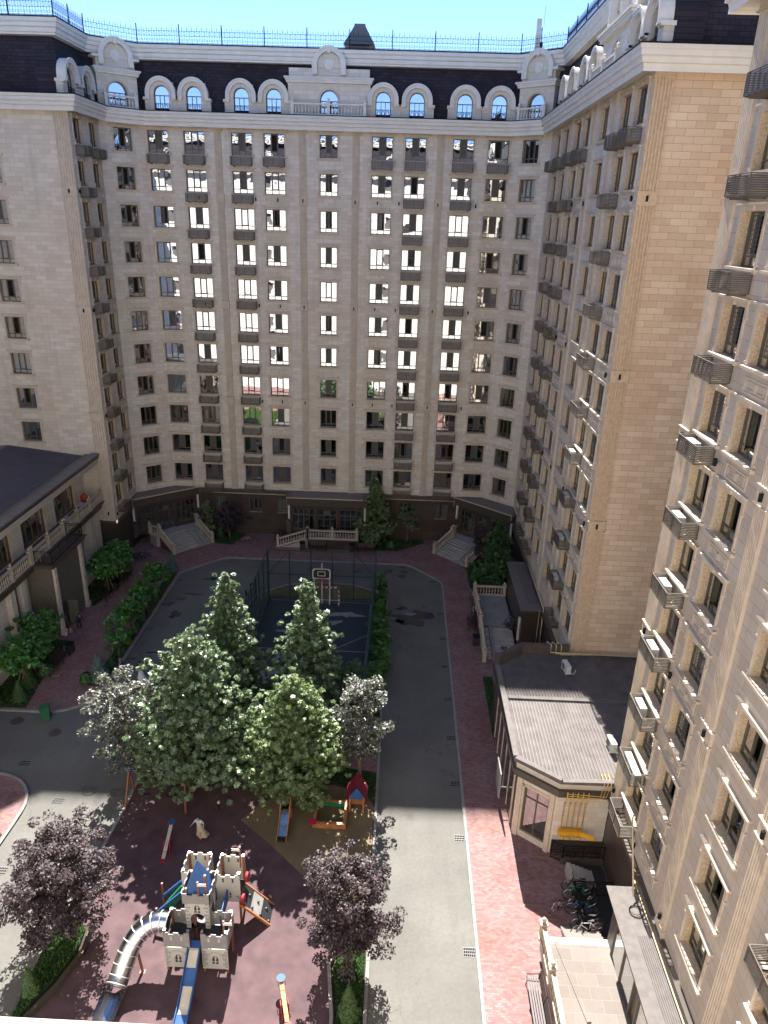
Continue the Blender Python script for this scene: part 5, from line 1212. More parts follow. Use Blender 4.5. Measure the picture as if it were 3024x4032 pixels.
# grass blades
def inside(p,poly):
    x,y=p; c=False; n=len(poly)
    for i in range(n):
        (x0,y0),(x1,y1)=poly[i],poly[i-1]
        if (y0>y)!=(y1>y) and x<(x1-x0)*(y-y0)/(y1-y0)+x0: c=not c
    return c
rng=np.random.default_rng(5); P=[]
for poly,z in LAWNS:
    xs=[p[0] for p in poly]; ys=[p[1] for p in poly]; 
    if max(ys)<19: continue
    A=(max(xs)-min(xs))*(max(ys)-max(19,min(ys))); dn=260 if max(ys)<31 else 90
    for _ in range(int(A*dn)):
        q=(random.uniform(min(xs),max(xs)),random.uniform(max(19,min(ys)),max(ys)))
        if inside(q,poly): P.append((q[0],q[1],z+.03))
P=np.array(P); out=rng.normal(0,.25,(len(P),3)); out[:,2]=1
def blades(P):
    n=len(P); a=rng.uniform(0,6.28,n); h=rng.uniform(.06,.14,n); d=np.stack([np.cos(a),np.sin(a),0*a],1); l=rng.normal(0,.04,(n,3)); l[:,2]=0
    v=np.stack([P-d*.035,P+d*.035,P+l+np.array([0,0,1])*h[:,None]],1).reshape(-1,3)
    me=bpy.data.meshes.new('grass'); me.vertices.add(n*3); me.vertices.foreach_set('co',v.astype(np.float32).ravel()); me.loops.add(n*3); me.loops.foreach_set('vertex_index',np.arange(n*3,dtype=np.int32)); me.polygons.add(n); me.polygons.foreach_set('loop_start',np.arange(0,n*3,3,dtype=np.int32)); me.materials.append(M['blade']); me.update(calc_edges=True); return me
o=inst('grass',blades(P)); o['kind']='stuff'; tag(o,'short green grass blades growing in the beds and lawns','grass')
# ------------------------------------------------------------------ court cage
o=root('court_cage','tall dark steel fence cage round the basketball court','fence',(-6.5,50,0))
def net(b,A,B,z0,z1,st=.22,t=.007):
    A=Vector(A);B=Vector(B);L=(B-A).length;n=int(L/st)
    for i in range(n+1): p=A.lerp(B,i/n); b.bar((p.x,p.y,z0),(p.x,p.y,z1),t)
    m_=int((z1-z0)/st)
    for j in range(m_+1): z=z0+(z1-z0)*j/m_; b.bar((A.x,A.y,z),(B.x,B.y,z),t)
HC=5.0
def side(A,B,n,mid=True,zlow=.09,ht=HC,br=()):
    A=Vector(A);B=Vector(B)
    for i in range(n+1):
        p=A.lerp(B,i/n); b=MB(); b.bar((p.x,p.y,zlow),(p.x,p.y,ht),.11,.11,(1,0,0)); b.build('post',['net'],o)
    b=MB()
    for z in (ht-.04,2.6,.3): b.bar((A.x,A.y,z),(B.x,B.y,z),.08)
    for i,dr in br:
        p=A.lerp(B,i/n);q=A.lerp(B,(i+1)/n); b.bar((p.x,p.y,2.6 if dr>0 else ht),(q.x,q.y,ht if dr>0 else 2.6),.05)
    b.build('rail',['net'],o)
    b=MB(); net(b,A,B,.3,ht-.04,.14,.007); m_=b.build('wire_mesh',['net'],o)
side((-11.35,58.1),(-1.65,58.1),5,br=((0,1),(4,-1))); side((-11.4,58.0),(-11.4,46.0),6,br=()); side((-1.62,58.0),(-1.62,40.3),8)
# hoop and goal
o=root('basketball_hoop','basketball hoop with black backboard outlined in white behind the court goal','basketball hoop',(-6.4,58.0,0))
b=MB()
for x in (-7.1,-5.7): b.bar((x,57.3,0.09),(x,57.3,2.9),.1,.1,(1,0,0)); b.bar((x,57.3,2.85),(x*.5-3.2,57.0,2.95),.07)
b.bar((-6.4,57.4,.09),(-6.4,57.35,4.2),.08,.08,(1,0,0)); b.build('frame',['white'],o)
def rr(w,h,r=.25,n=5):
    P=[]
    for cx,cy,a0 in ((w/2-r,h/2-r,0),(-w/2+r,h/2-r,90),(-w/2+r,-h/2+r*.4,180),(w/2-r,-h/2+r*.4,270)):
        for i in range(n): a=math.radians(a0+90*i/(n-1)); P.append((cx+r*math.cos(a),cy+r*(.4 if a0>=180 else 1)*math.sin(a)))
    return P
V=lambda y0:(lambda x,y,z:(-6.4+x,y0-z,3.35+y))
b=MB(); b.prism(rr(1.62,1.02),0,.05,V(57.0)); b.mat(1); 
A_=rr(1.62,1.02); B_=rr(1.42,.84)
for i in range(len(A_)): j=(i+1)%len(A_); b.face([V(56.945)(*A_[i],0),V(56.945)(*A_[j],0),V(56.945)(*B_[j],0),V(56.945)(*B_[i],0)])
b.box(-6.75,-6.05,56.93,56.945,3.52,3.58); b.box(-6.75,-6.05,56.93,56.945,3.12,3.18); b.box(-6.75,-6.69,56.93,56.945,3.18,3.52); b.box(-6.11,-6.05,56.93,56.945,3.18,3.52)
b.build('backboard',['blackp','white'],o)
b=MB(); b.tube([(-6.4+.24*math.cos(k*PI/8),56.62+.24*math.sin(k*PI/8),3.05) for k in range(16)],.018,6,closed=True); b.build('rim',['red'],o)
b=MB()
for k in range(12): a=k*PI/6; b.bar((-6.4+.24*math.cos(a),56.62+.24*math.sin(a),3.05),(-6.4+.13*math.cos(a+.4),56.62+.13*math.sin(a+.4),2.65),.012); b.bar((-6.4+.24*math.cos(a),56.62+.24*math.sin(a),3.05),(-6.4+.13*math.cos(a-.4),56.62+.13*math.sin(a-.4),2.65),.012)
b.build('net',['red'],o)
o=root('handball_goal','red and white striped goal under the basketball hoop','goal',(-6.2,56.6,0))
b=MB(); 
def stripes(a,c,n):
    a=Vector(a);c=Vector(c)
    for i in range(n): b.mat(i%2); b.bar(a.lerp(c,i/n),a.lerp(c,(i+1)/n),.09,.09)
stripes((-7.8,56.9,2.05),(-4.85,56.9,2.05),15); stripes((-7.8,56.9,.09),(-7.8,56.9,2.0),9); stripes((-4.85,56.9,.09),(-4.85,56.9,2.0),9)
b.mat(1); b.bar((-7.8,58.0,.15),(-4.85,58.0,.15),.05); b.bar((-7.8,56.9,.15),(-7.8,58,.15),.05); b.bar((-4.85,56.9,.15),(-4.85,58,.15),.05); b.bar((-4.85,56.95,2.0),(-4.85,58,.2),.04)
b.build('goal_frame',['red','white'],o)
b=MB(); net(b,(-7.8,57.5),(-4.85,57.5),.1,1.9,.15,.006); b.build('goal_net',['ac'],o)
for i in range(3):
    b=MB(); b.lathe([(.07,0),(.07,1.9+.25*i),(.09,1.95+.25*i),(.05,2.1+.25*i)],n=8); tag(b.build('bollard_post',['iron'],None,(-12.9+.25*i,55.6+.9*i,.02)),('nearest and shortest','middle','farthest and tallest')[i]+' black post standing left of the court cage','post','black posts left of the court')
# bench
def bench_proto(label,x,y,rot,L=1.9,group='dark park benches',mat='benchw'):
    o=lroot('park_bench',label,'bench',(x,y,.1),rot,group)
    b=MB()
    for i in range(5): b.box(-L/2,L/2,-.28+i*.11,-.2+i*.11,.42,.46)
    b.build('seat',[mat],o)
    b=MB()
    for i in range(4): b.box(-L/2,L/2,-.02,.02,i*.12,i*.12+.09,Matrix.Translation((0,.29,.5))@Matrix.Rotation(-.22,4,'X'))
    b.build('backrest',[mat],o)
    for k in (-1,0,1):
        b=MB(); b.tube([(k*L*.45,-.28,0),(k*L*.45,-.24,.40),(k*L*.45,.24,.40),(k*L*.45,.40,1.0)],.025,5); b.tube([(k*L*.45,.24,.4),(k*L*.45,.33,0)],.025,5); b.build('leg',['iron'],o)
        if k: b=MB(); b.tube([(k*L*.47,-.26,.42),(k*L*.47,-.28,.66),(k*L*.47,.3,.70)],.02,5); b.build('armrest',['iron'],o)
    return o
def litter(label,x,y):
    o=lroot('litter_bin',label,'litter bin',(x,y,.1),0,'dark litter bins'); b=MB(); b.box(-.25,.25,-.25,.25,.05,.75); b.build('body',['blackp'],o); b=MB(); b.box(-.28,.28,-.28,.28,.85,.9); 
    for sx in (-.24,.2): 
        for sy in (-.24,.2): b.box(sx,sx+.04,sy,sy+.04,.75,.85)
    b.build('hood',['iron'],o); return o
bench_proto('dark bench on the left walk beside the nearest catalpas',-25.45,46.4,PI/2,2.2); bench_proto('dark bench on the left walk just past the annex portico',-25.9,56.9,PI/2); bench_proto('farthest dark bench on the left walk',-25.5,60.3,PI/2)
bench_proto('dark bench left of centre against the middle terrace wall',-8.1,68.7,0,1.9); bench_proto('dark bench right of centre against the middle terrace wall',-3.0,68.55,0,1.9); bench_proto('dark bench beside the balustrade of the right terrace',6.9,54.6,-PI/2); bench_proto('sun bleached slatted bench at the bottom right balustrade',7.1,21.6,-PI/2,2.6)
litter('litter bin left of the nearest left bench',-25.3,47.9); litter('litter bin between the portico and the left walk bench',-25.7,58.4); litter('litter bin at the left end of the middle terrace bench',-9.7,68.6); litter('litter bin at the right corner of the middle terrace',-4.5,68.7); litter('litter bin below the ramp of the right terrace',7.05,51.6)
# wheelie bin
o=lroot('wheelie_bin','dark green wheelie bin standing on the left road by the kerb','bin',(-23.5,39.9,.0),.35)
b=MB(); b.prism([(-.24,-.27),(.24,-.27),(.24,.27),(-.24,.27)],.06,.1); v0=len(b.v)
b.face([(-.24,-.28,.1),(.24,-.28,.1),(.29,-.36,.95),(-.29,-.36,.95)]); b.face([(-.24,.28,.1),(-.29,.36,.95),(.29,.36,.95),(.24,.28,.1)]); b.face([(-.24,-.28,.1),(-.29,-.36,.95),(-.29,.36,.95),(-.24,.28,.1)]); b.face([(.24,-.28,.1),(.24,.28,.1),(.29,.36,.95),(.29,-.36,.95)]); b.box(-.32,.32,-.39,.39,.93,.98); b.build('body',['bin'],o)
b=MB(); b.box(-.33,.33,-.38,.42,.99,1.05); b.box(-.25,.25,-.30,.30,1.05,1.08); b.build('lid',['bin'],o)
for k in (-1,1): 
    b=MB(); b.tube([(k*.26,.38,.12),(k*.31,.38,.12)],.12,12); b.build('wheel',['rubberblk'],o); 
# ------------------------------------------------------------------ bicycles
def bike(label,x,y,rot,col='iron',s=1.0,lean=.12,group='parked bicycles',z=.1):
    o=lroot('bicycle',label,'bicycle',(x,y,z),rot,group); o.rotation_euler=(lean,0,rot); o.scale=(s,s,s)
    for wx in (-.52,.52):
        b=MB(); b.tube([(wx+.33*math.cos(2*PI*i/20),0,.34+.33*math.sin(2*PI*i/20)) for i in range(20)],.022,5,closed=True); 
        ww=b.build('wheel',['rubberblk'],o)
        b=MB(); b.tube([(wx+.30*math.cos(2*PI*i/16),0,.34+.30*math.sin(2*PI*i/16)) for i in range(16)],.01,4,closed=True)
        for i in range(8): a=i*PI/8; b.bar((wx+.3*math.cos(a),0,.34+.3*math.sin(a)),(wx-.3*math.cos(a),0,.34-.3*math.sin(a)),.006)
        b.build('rim',['steel'],ww)
    b=MB(); t=lambda *p:b.tube([(q[0],q[1] if len(q)>2 else 0,q[-1]) for q in p],.019,6)
    t((-.52,0,.34),(-.12,0,.30)); t((-.12,0,.30),(-.22,0,.80)); t((-.12,0,.30),(.33,0,.72)); t((-.2,0,.72),(.32,0,.80)); t((-.52,0,.34),(-.2,0,.70)); t((.30,0,.88),(.34,0,.68),(.52,.05,.34)); t((.34,0,.68),(.52,-.05,.34)); b.build('frame',[col],o)
    b=MB(); b.tube([(.28,-.30,.97),(.33,-.15,1.0),(.30,0,.96),(.33,.15,1.0),(.28,.30,.97)],.014,5); b.tube([(.30,0,.88),(.30,0,.97)],.015,5); b.build('handlebar',['iron'],o)
    b=MB(); b.prism([(-.34,-.07),(-.10,-.02),(-.02,-.015),(-.02,.015),(-.10,.02),(-.34,.07)],.82,.87); b.build('saddle',['rubberblk'],o)
    b=MB(); b.tube([(-.12,-.03,.30),(-.12,.03,.30)],.09,12); b.bar((-.12,.04,.3),(-.05,.06,.16),.02); b.box(-.1,0,.05,.13,.14,.17); b.build('crank',['iron'],o)
    return o
bl=[(10.3,27.9,'iron','black bicycle farthest in the row beside the basement stairs'),(10.25,27.45,'green','second bicycle in the row, with green trim'),(10.35,27.0,'iron','third bicycle in the row beside the near wing'),(10.2,26.55,'blue','dark blue bicycle in the middle of the near row'),(10.3,25.75,'iron','black bicycle behind the white one in the near row'),(10.2,25.4,'ac','white framed bicycle at the near end of the row')]
for i,(x,y,c,l) in enumerate(bl): bike(l,x,y,.15*(i%3)-.1+PI,c,lean=.15)
bike('small pink child bicycle at the front of the row in shade',9.0,26.75,.5+PI,'pink',.68,.1); bike('fallen dark red bicycle near the terrace steps',9.9,24.95,.2,'post',.8,.9)
for i,x in enumerate((-13.0,-12.6,-12.2,-11.85,-11.5)): bike('%s bicycle from the left in the rack beside the middle porch'%ORD[i],x,71.0,PI/2+.1,('red','iron','iron','blue','iron')[i],1,.05)
bike('white bicycle leaning at the far lawn left of the rack',-16.0,70.2,.3,'ac',.95,.5); bike('small blue bicycle parked on the far road behind the court cage',-7.9,63.6,.1,'blue',.8,.1,z=0); bike('small dark scooter bicycle on the far road right of the blue one',-3.7,64.0,.2,'iron',.6,.6,z=0)
bike('white bicycle leaning on the right terrace balustrade',7.15,56.4,PI/2,'ac',.95,.12)
for i in range(3): bike(('nearest','middle','farthest')[i]+' black bicycle behind the right terrace balustrade',7.9+.5*i,59.5+.35*i,.4,'iron',1,.1)
for i in range(3): bike(('left','middle','right')[i]+' black bicycle in the dark corner below the left block',-26.4+.5*i,63.9+.5*i,.3,'iron',1,.1)
# ------------------------------------------------------------------ playground
def crenel(b,T,w,h0,h1,t=.04,n=3,holes=True,base=None,dark=1,keyz=None,gate=None):
    # panel outline with merlons; T maps (x,z,depth)
    P=[(-w/2,h0),(w/2,h0),(w/2,h1)]; k=n*2-1; st=w/k
    for i in range(k):
        x=w/2-i*st; z=h1 if i%2==0 else h1-.11
        P+= [(x,z),(x-st,z)]
    P=[p for i,p in enumerate(P) if i==0 or p!=P[i-1]]
    b.mat(base or 0); b.prism(P,0,t,lambda x,z,d:T(x,z,d))
    b.mat(dark)
    kz=keyz if keyz is not None else h1-.33
    def key(cx,cz,s=1):
        for d0,d1 in ((t,t+.004),(-.004,0)):
            b.prism([(cx+.055*s*math.cos(2*PI*i/8),cz+.06*s+.055*s*math.sin(2*PI*i/8)) for i in range(8)],d0,d1,lambda x,z,d:T(x,z,d)); b.prism([(cx-.03*s,cz+.02*s),(cx+.03*s,cz+.02*s),(cx+.05*s,cz-.13*s),(cx-.05*s,cz-.13*s)],d0,d1+.001,lambda x,z,d:T(x,z,d))
    if holes:
        for cx in (-w*.2,w*.2): key(cx,kz)
def facemark(b,T,cx,cz,s,t=.04):
    # open arched lattice mark
    def pg(P,e=.004): b.prism(P,t,t+e,lambda x,z,d:T(cx+x*s,cz+z*s,d))
    pg([(-.02,.0),(-.13,.0),(-.13,.10),(-.1,.22),(-.03,.32),(-.0,.34),(-.03,.2)]); pg([(.03,.03),(.14,.0),(.14,.12),(.1,.24),(.03,.34),(.07,.2)]); pg([(-.13,-.16),(-.02,-.16),(-.03,-.04),(-.13,-.04)]); pg([(.02,-.16),(.14,-.16),(.14,-.06),(.05,-.03)])
def bricks(b,T,w,h0,h1,t=.04,side=1,n=5):
    for i in range(n):
        z=h0+(h1-h0)*(i+.5)/n; l=.22 if i%2 else .13
        x0=side*(w/2-.02); x1=side*(w/2-.02-l); xa,xb=min(x0,x1),max(x0,x1)
        b.prism([(xa,z-.045),(xa+.02,z-.06),(xb-.02,z-.06),(xb,z-.045),(xb,z+.045),(xb-.02,z+.06),(xa+.02,z+.06),(xa,z+.045)],t,t+.003,lambda x,q,d:T(x,q,d))
o=root('castle_playset','white and grey castle climbing frame with blue roof, steel tube slide and ramp slide','playground castle',(-8.3,24,0))
def tower(cx,cy,w,zf,zt,front=True,sides='fblr',low=True,mats=('panelw','blackp','panelg','brickmark'),z_low0=.4):
    Y0=cy-w/2; 
    for sx in (-1,1):
        for sy in (-1,1):
            b=MB(); x=cx+sx*(w/2-.03); y=cy+sy*(w/2-.03); b.box(x-.05,x+.05,y-.05,y+.05,.12,zt+.05); b.mat(1); b.box(x-.045,x+.045,y-.045,y+.045,.085,.12); b.box(x-.06,x+.06,y-.06,y+.06,zt+.05,zt+.09); b.build('post',['post','steel'],o)
    b=MB(); b.box(cx-w/2,cx+w/2,cy-w/2,cy+w/2,zf-.06,zf); b.build('deck',['blackp'],o)
    T={'f':lambda x,z,d:(cx+x,Y0-.03-d,z),'b':lambda x,z,d:(cx-x,cy+w/2+.03+d,z),'l':lambda x,z,d:(cx-w/2-.03-d,cy-x,z),'r':lambda x,z,d:(cx+w/2+.03+d,cy+x,z)}
    for k in sides:
        b=MB(); crenel(b,T[k],w+.06,zf+.02,zt,base=0); 
        b.mat(3); bricks(b,T[k],w+.06,zf+.05,zf+.3,side=1,n=2) if k=='f' else None
        if k in 'bf' and zt-zf>1.2: b.mat(1); facemark(b,T[k],0,zf+.28,.9); 
        b.build('castle_panel',list(mats),o)
    return T
# front pair
for cx in (-9.15,-7.45):
    w=1.12; T=tower(cx,23.2,w,1.72,2.62,sides='fb' if cx<-8 else 'fbr',mats=('panelg','panelw','panelw','brickmark'))
    b=MB(); TT=T['f']; b.prism([(-w/2-.03,.42),(w/2+.03,.42),(w/2+.03,1.7),(-w/2-.03,1.7)],0,.04,lambda x,z,d:TT(x,z,d))
    b.mat(1); bricks(b,TT,w+.06,.5,1.6,side=1,n=7); bricks(b,TT,w+.06,.5,1.6,side=-1,n=7)
    for a0 in (1,):
        A_=[(-.36,1.12)]+[(-.36*math.cos(PI*i/12),1.12+.36*math.sin(PI*i/12)) for i in range(13)]; 
        for i in range(len(A_)-1):
            a,c=A_[i],A_[i+1]; 
            b.face([TT(a[0],a[1],.044),TT(c[0],c[1],.044),TT(c[0]*1.12,1.12+(c[1]-1.12)*1.12,.044),TT(a[0]*1.12,1.12+(a[1]-1.12)*1.12,.044)])
    b.mat(2); facemark(b,TT,0,.92,1.05); b.build('castle_panel',['panelw','brickmark','blackp'],o)
# tall tower
cx,cy=-8.42,24.1
for sx in (-1,1):
    for sy in (-1,1):
        b=MB(); x=cx+sx*.46; y=cy+sy*.46; b.box(x-.05,x+.05,y-.05,y+.05,.1,4.15 if not(sx>0 and sy<0) else 5.0); b.build('post',['post'],o)
b=MB(); b.box(cx-.5,cx+.5,cy-.5,cy+.5,1.66,1.72); b.build('deck',['blackp'],o)
Tt={'f':lambda x,z,d:(cx+x,cy-.52-d,z),'r':lambda x,z,d:(cx+.52+d,cy+x,z),'l':lambda x,z,d:(cx-.52-d,cy-x,z),'b':lambda x,z,d:(cx-x,cy+.52+d,z)}
for k in 'frlb':
    b=MB(); T=Tt[k]
    P=[(-.54,1.75),(-.34,1.75)]+[(-.34*math.cos(PI*i/10),2.35+.34*math.sin(PI*i/10)) for i in range(11)]+[(.34,1.75),(.54,1.75),(.54,3.45),(-.54,3.45)]
    b.prism(P,0,.04,lambda x,z,d:T(x,z,d)); b.mat(1); bricks(b,T,1.08,1.8,3.4,side=1,n=7); bricks(b,T,1.08,1.8,3.4,side=-1,n=7); b.mat(2); facemark(b,T,0,2.9,1.0); b.build('castle_panel',['panelw','brickmark','blackp'],o)
    b=MB(); crenel(b,lambda x,z,d:T(x,z,d+.10),1.32,3.42,4.02,holes=False); b.build('crown_panel',['panelg','blackp'],o)
b=MB(); b.lathe([(.78,3.75),(.02,5.35)],cx,cy,0,4,sq=True); b.build('tower_roof',['blue'],o)
def flag(x,y,z):
    b=MB(); b.box(x-.04,x+.04,y-.04,y+.04,z-.7,z+.15); b.build('post',['post'],o); b=MB(); b.prism([(0,0),(.42,.02),(.36,.09),(.42,.17),(0,.16)],-.01,.01,lambda X,Z,D:(x+X-.02,y-.05+D,z-.06+Z)); b.build('flag',['white'],o)
flag(cx+.2,cy-.75,4.75); flag(-7.0,22.75,3.15)
# rear towers (higher)
tower(-9.05,25.9,1.1,1.6,3.2,sides='flbr'); tower(-7.4,25.86,1.1,1.6,3.2,sides='fbl')
b=MB(); b.prism([(-.55,1.5),(.55,1.5),(.55,1.62),(-.55,1.62)],0,.03,lambda x,z,d:(-7.4+x,25.25-d,z)); b.build('edge_board',['panelw'],o)
x,y=-7.05,26.45; b=MB(); b.box(x-.04,x+.04,y-.04,y+.04,2.4,3.75); b.build('post',['post'],o); b=MB(); b.prism([(0,0),(-.42,.02),(-.36,.09),(-.42,.17),(0,.16)],-.01,.01,lambda X,Z,D:(x+X,y-.05+D,3.5+Z)); b.build('flag',['white'],o)
# bridges
b=MB(); b.box(-7.98,-7.80,23.8,25.3,1.6,1.66); b.box(-8.0,-7.5,23.7,25.3,1.55,1.6); b.build('bridge_deck',['panelw'],o)
for xx in (-8.02,-7.45): b=MB(); b.box(xx-.02,xx+.02,23.75,25.3,1.6,2.3); b.build('bridge_side',['blue'],o)
b=MB(); b.box(-8.5,-7.95,25.35,25.4,1.7,2.6); b.tube([(-8.5,25.4,2.75),(-7.95,25.4,2.75)],.03,6); b.build('bridge_side',['blue'],o)
# climbing ramp
b=MB(); n=3
for i in range(3):
    b.mat(i%2); a=Vector((-6.83,0,1.62)); c=Vector((-5.45,0,.09)); p=a.lerp(c,i/3); q=a.lerp(c,(i+1)/3)
    b.face([(p.x,25.05,p.z),(q.x,25.2,q.z),(q.x,26.3,q.z),(p.x,26.2,p.z)]); 
b.mat(2); b.bar((-6.83,25.03,1.56),(-5.43,25.17,.05),.06,.12); b.bar((-6.83,26.23,1.56),(-5.43,26.33,.05),.06,.12); b.build('climbing_ramp',['blackp','kerb','wood'],o)
for i in range(7):
    t=(i+.6)/7; b=MB(); b.lathe([(.09,0),(.08,.04),(.03,.07)],-6.83+1.38*t,25.3+.32*((i*2)%4)*.8,1.62-1.53*t-.0,7); b.build('climbing_hold',['blackp'],o)
for yy,zz in ((25.2,1.75),(26.2,2.05)): b=MB(); b.tube([(-6.78,yy,zz),(-6.62,yy,zz)],.24,16); b.build('red_disc',['red'],o)
# straight slide towards the viewer
SL=[(22.95,1.72),(22.5,1.65),(21.6,1.05),(20.6,.55),(19.4,.28),(18.7,.25)]
b=MB()
for i in range(len(SL)-1):
    (y0,z0),(y1,z1)=SL[i],SL[i+1]; b.face([(-8.62,y0,z0),(-8.12,y0,z0),(-8.12,y1,z1),(-8.62,y1,z1)])
def lerpS(y):
    for i in range(len(SL)-1):
        if SL[i][0]>=y>=SL[i+1][0]: t=(SL[i][0]-y)/(SL[i][0]-SL[i+1][0]); return SL[i][1]+(SL[i+1][1]-SL[i][1])*t
b.build('slide_bed',['blue'],o)
b=MB()
for (ya,yb) in ((22.6,21.95),(21.35,20.4),(19.95,19.0)):
    ys=[ya]+[q[0] for q in SL if yb<q[0]<ya]+[yb]; b=MB()
    for y0,y1 in zip(ys[:-1],ys[1:]): b.face([(-8.58,y0,lerpS(y0)+.012),(-8.16,y0,lerpS(y0)+.012),(-8.16,y1,lerpS(y1)+.012),(-8.58,y1,lerpS(y1)+.012)])
    b.build('slide_sheet',['sand_p'],o)
for x in (-8.65,-8.1):
    b=MB()
    for i in range(len(SL)-1): (y0,z0),(y1,z1)=SL[i],SL[i+1]; b.bar((x,y0,z0+.03),(x,y1-.0,z1+.03),.04,.2)
    b.build('slide_side',['blue'],o)
b=MB(); b.bar((-8.2,21.2,.8),(-8.0,21.2,.09),.04); b.build('slide_leg',['steel'],o)
# small blue and green slide on the far left side
b=MB(); b.bar((-9.75,25.9,1.5),(-10.6,25.6,.5),.1,.5) ; b.build('slide_side',['green'],o)
b=MB(); b.bar((-9.7,25.4,1.8),(-10.9,24.9,.9),.06,.16); b.bar((-9.7,26.3,1.8),(-10.9,25.8,.9),.06,.16); b.build('handrail',['blue'],o)
for (x,y,h) in ((-10.9,24.9,1.2),(-10.9,25.9,1.7)): b=MB(); b.box(x-.045,x+.045,y-.045,y+.045,.09,h); b.build('post',['post'],o)
# tube slide
TP=[(-9.72,23.3,2.35),(-10.15,23.3,2.35),(-10.6,23.2,2.22),(-11.0,22.95,2.0),(-11.25,22.55,1.68),(-11.4,22.1,1.3),(-11.5,21.65,.95),(-11.56,21.3,.76)]
def smooth(P,n=4):
    out=[];P=[Vector(p) for p in P]
    for i in range(len(P)-1):
        p0,p1,p2,p3=P[max(i-1,0)],P[i],P[i+1],P[min(i+2,len(P)-1)]
        for k in range(n):
            t=k/n; out.append(.5*((2*p1)+(p2-p0)*t+(2*p0-5*p1+4*p2-p3)*t*t+(3*p1-p0-3*p2+p3)*t**3))
    out.append(P[-1]); return out
SP_=smooth(TP); b=MB(); b.tube(SP_,.45,20,cap=False); b.build('tube_slide',['steel'],o)
b=MB()
for i in range(0,len(SP_),3):
    p=SP_[i]; d=(SP_[min(i+1,len(SP_)-1)]-SP_[max(i-1,0)]).normalized(); b.tube([p-d*.025,p+d*.025],.43,20,cap=True)
b.build('tube_flange',['steel'],o) if False else None
for i in range(0,len(SP_),3):
    p=SP_[i]; d=(SP_[min(i+1,len(SP_)-1)]-SP_[max(i-1,0)]).normalized(); u=d.cross(Vector((0,0,1))).normalized(); v=d.cross(u); b=MB()
    b.tube([p+(u*math.cos(k*PI/10)+v*math.sin(k*PI/10))*.465 for k in range(20)],.028,5,closed=True); b.build('flange',['flange'],o)
b=MB(); p=SP_[-1]; q=Vector((-11.7,20.2,.52)); pr=None
for i in range(11):
    a=PI*i/10; d=(q-p).normalized(); u=Vector((1,0.1,0)); off_=u*(.5*math.cos(a))+Vector((0,0,-.42*math.sin(a)))
    cur=(p+off_,q+off_*1.0)
    if pr: b.face([pr[0],pr[1],cur[1],cur[0]],True)
    pr=cur
b.build('slide_exit',['steel'],o)
b=MB(); b.bar((-11.0,22.6,1.2),(-10.85,22.5,.1),.09,.09); b.box(-10.98,-10.72,22.4,22.6,.085,.1); b.bar((-11.5,22.9,1.5),(-11.6,22.95,.1),.08,.08); b.build('slide_support',['post'],o)
# seesaws
def seesaw(label,A,B,colr,z=.55):
    A=Vector(A);B=Vector(B); o=root('seesaw',label,'seesaw',((A.x+B.x)/2,(A.y+B.y)/2,.085),'seesaws')
    m_=(A+B)/2; d=(B-A).normalized(); s_=Vector((d.y,-d.x,0))
    b=MB(); b.bar(A,B,.18,.09); b.build('beam',[colr],o)
    b=MB()
    for k in (-1,1): P=[(-.45,.0),(.45,0),(.32,.3),(.12,.62),(-.12,.62),(-.32,.3)]; b.prism(P,.16*k-.02,.16*k+.02,lambda x,zz,t:m_+d*x+s_*t-Vector((0,0,m_.z-.085-zz)))
    b.build('side_board',['red'],o)
    for k,p in enumerate((A,B)):
        b=MB(); 
        if k==0: b.lathe([(.2,0),(.2,.05)],p.x,p.y,p.z+.06,16)
        else: b.box(p.x-.15,p.x+.15,p.y-.12,p.y+.12,p.z+.05,p.z+.1)
        b.build('seat',['blue' if k==0 else 'red'],o)
        b=MB(); q=p+(m_-p)*.3; b.tube([q+s_*.17+Vector((0,0,.02)),q+s_*.14+Vector((0,0,.3)),q-s_*.14+Vector((0,0,.3)),q-s_*.17+Vector((0,0,.02))],.016,5); b.build('handle',['red'],o)
seesaw('worn yellow seesaw with a round blue seat near the walking girl',(-11.9,30.55,.85),(-11.75,28.3,.4),'sand_p')
seesaw('bright yellow seesaw with round blue seats at the bottom edge',(-4.35,22.0,.75),(-3.75,20.1,.6),'yellow')
# small slide
o=root('small_slide','small steel slide with wooden sides beside the sandbox','slide',(-5.7,31.2,.09))
SS=[(32.1,1.05),(31.8,1.0),(31.1,.55),(30.5,.28),(30.15,.25)]
b=MB()
for (y0,z0),(y1,z1) in zip(SS[:-1],SS[1:]): b.face([(-5.93,y0,z0),(-5.45,y0,z0),(-5.45,y1,z1),(-5.93,y1,z1)])
b.build('chute',['steel'],o)
for x in (-5.96,-5.42):
    b=MB()
    for (y0,z0),(y1,z1) in zip(SS[:-1],SS[1:]): b.bar((x,y0,z0+.05),(x,y1,z1+.05),.05,.2)
    b.bar((x,32.1,.09),(x,32.1,1.7),.07,.07,(1,0,0)); b.bar((x,32.6,.09),(x,32.1,1.0),.06); b.bar((x,32.1,1.65),(x,31.5,1.1),.05); b.build('side_board',['wood'],o)
b=MB()
for i in range(3): z=.3+.25*i; b.bar((-5.95,32.55-.1*i,z),(-5.43,32.55-.1*i,z),.05)
b.build('ladder',['wood'],o)
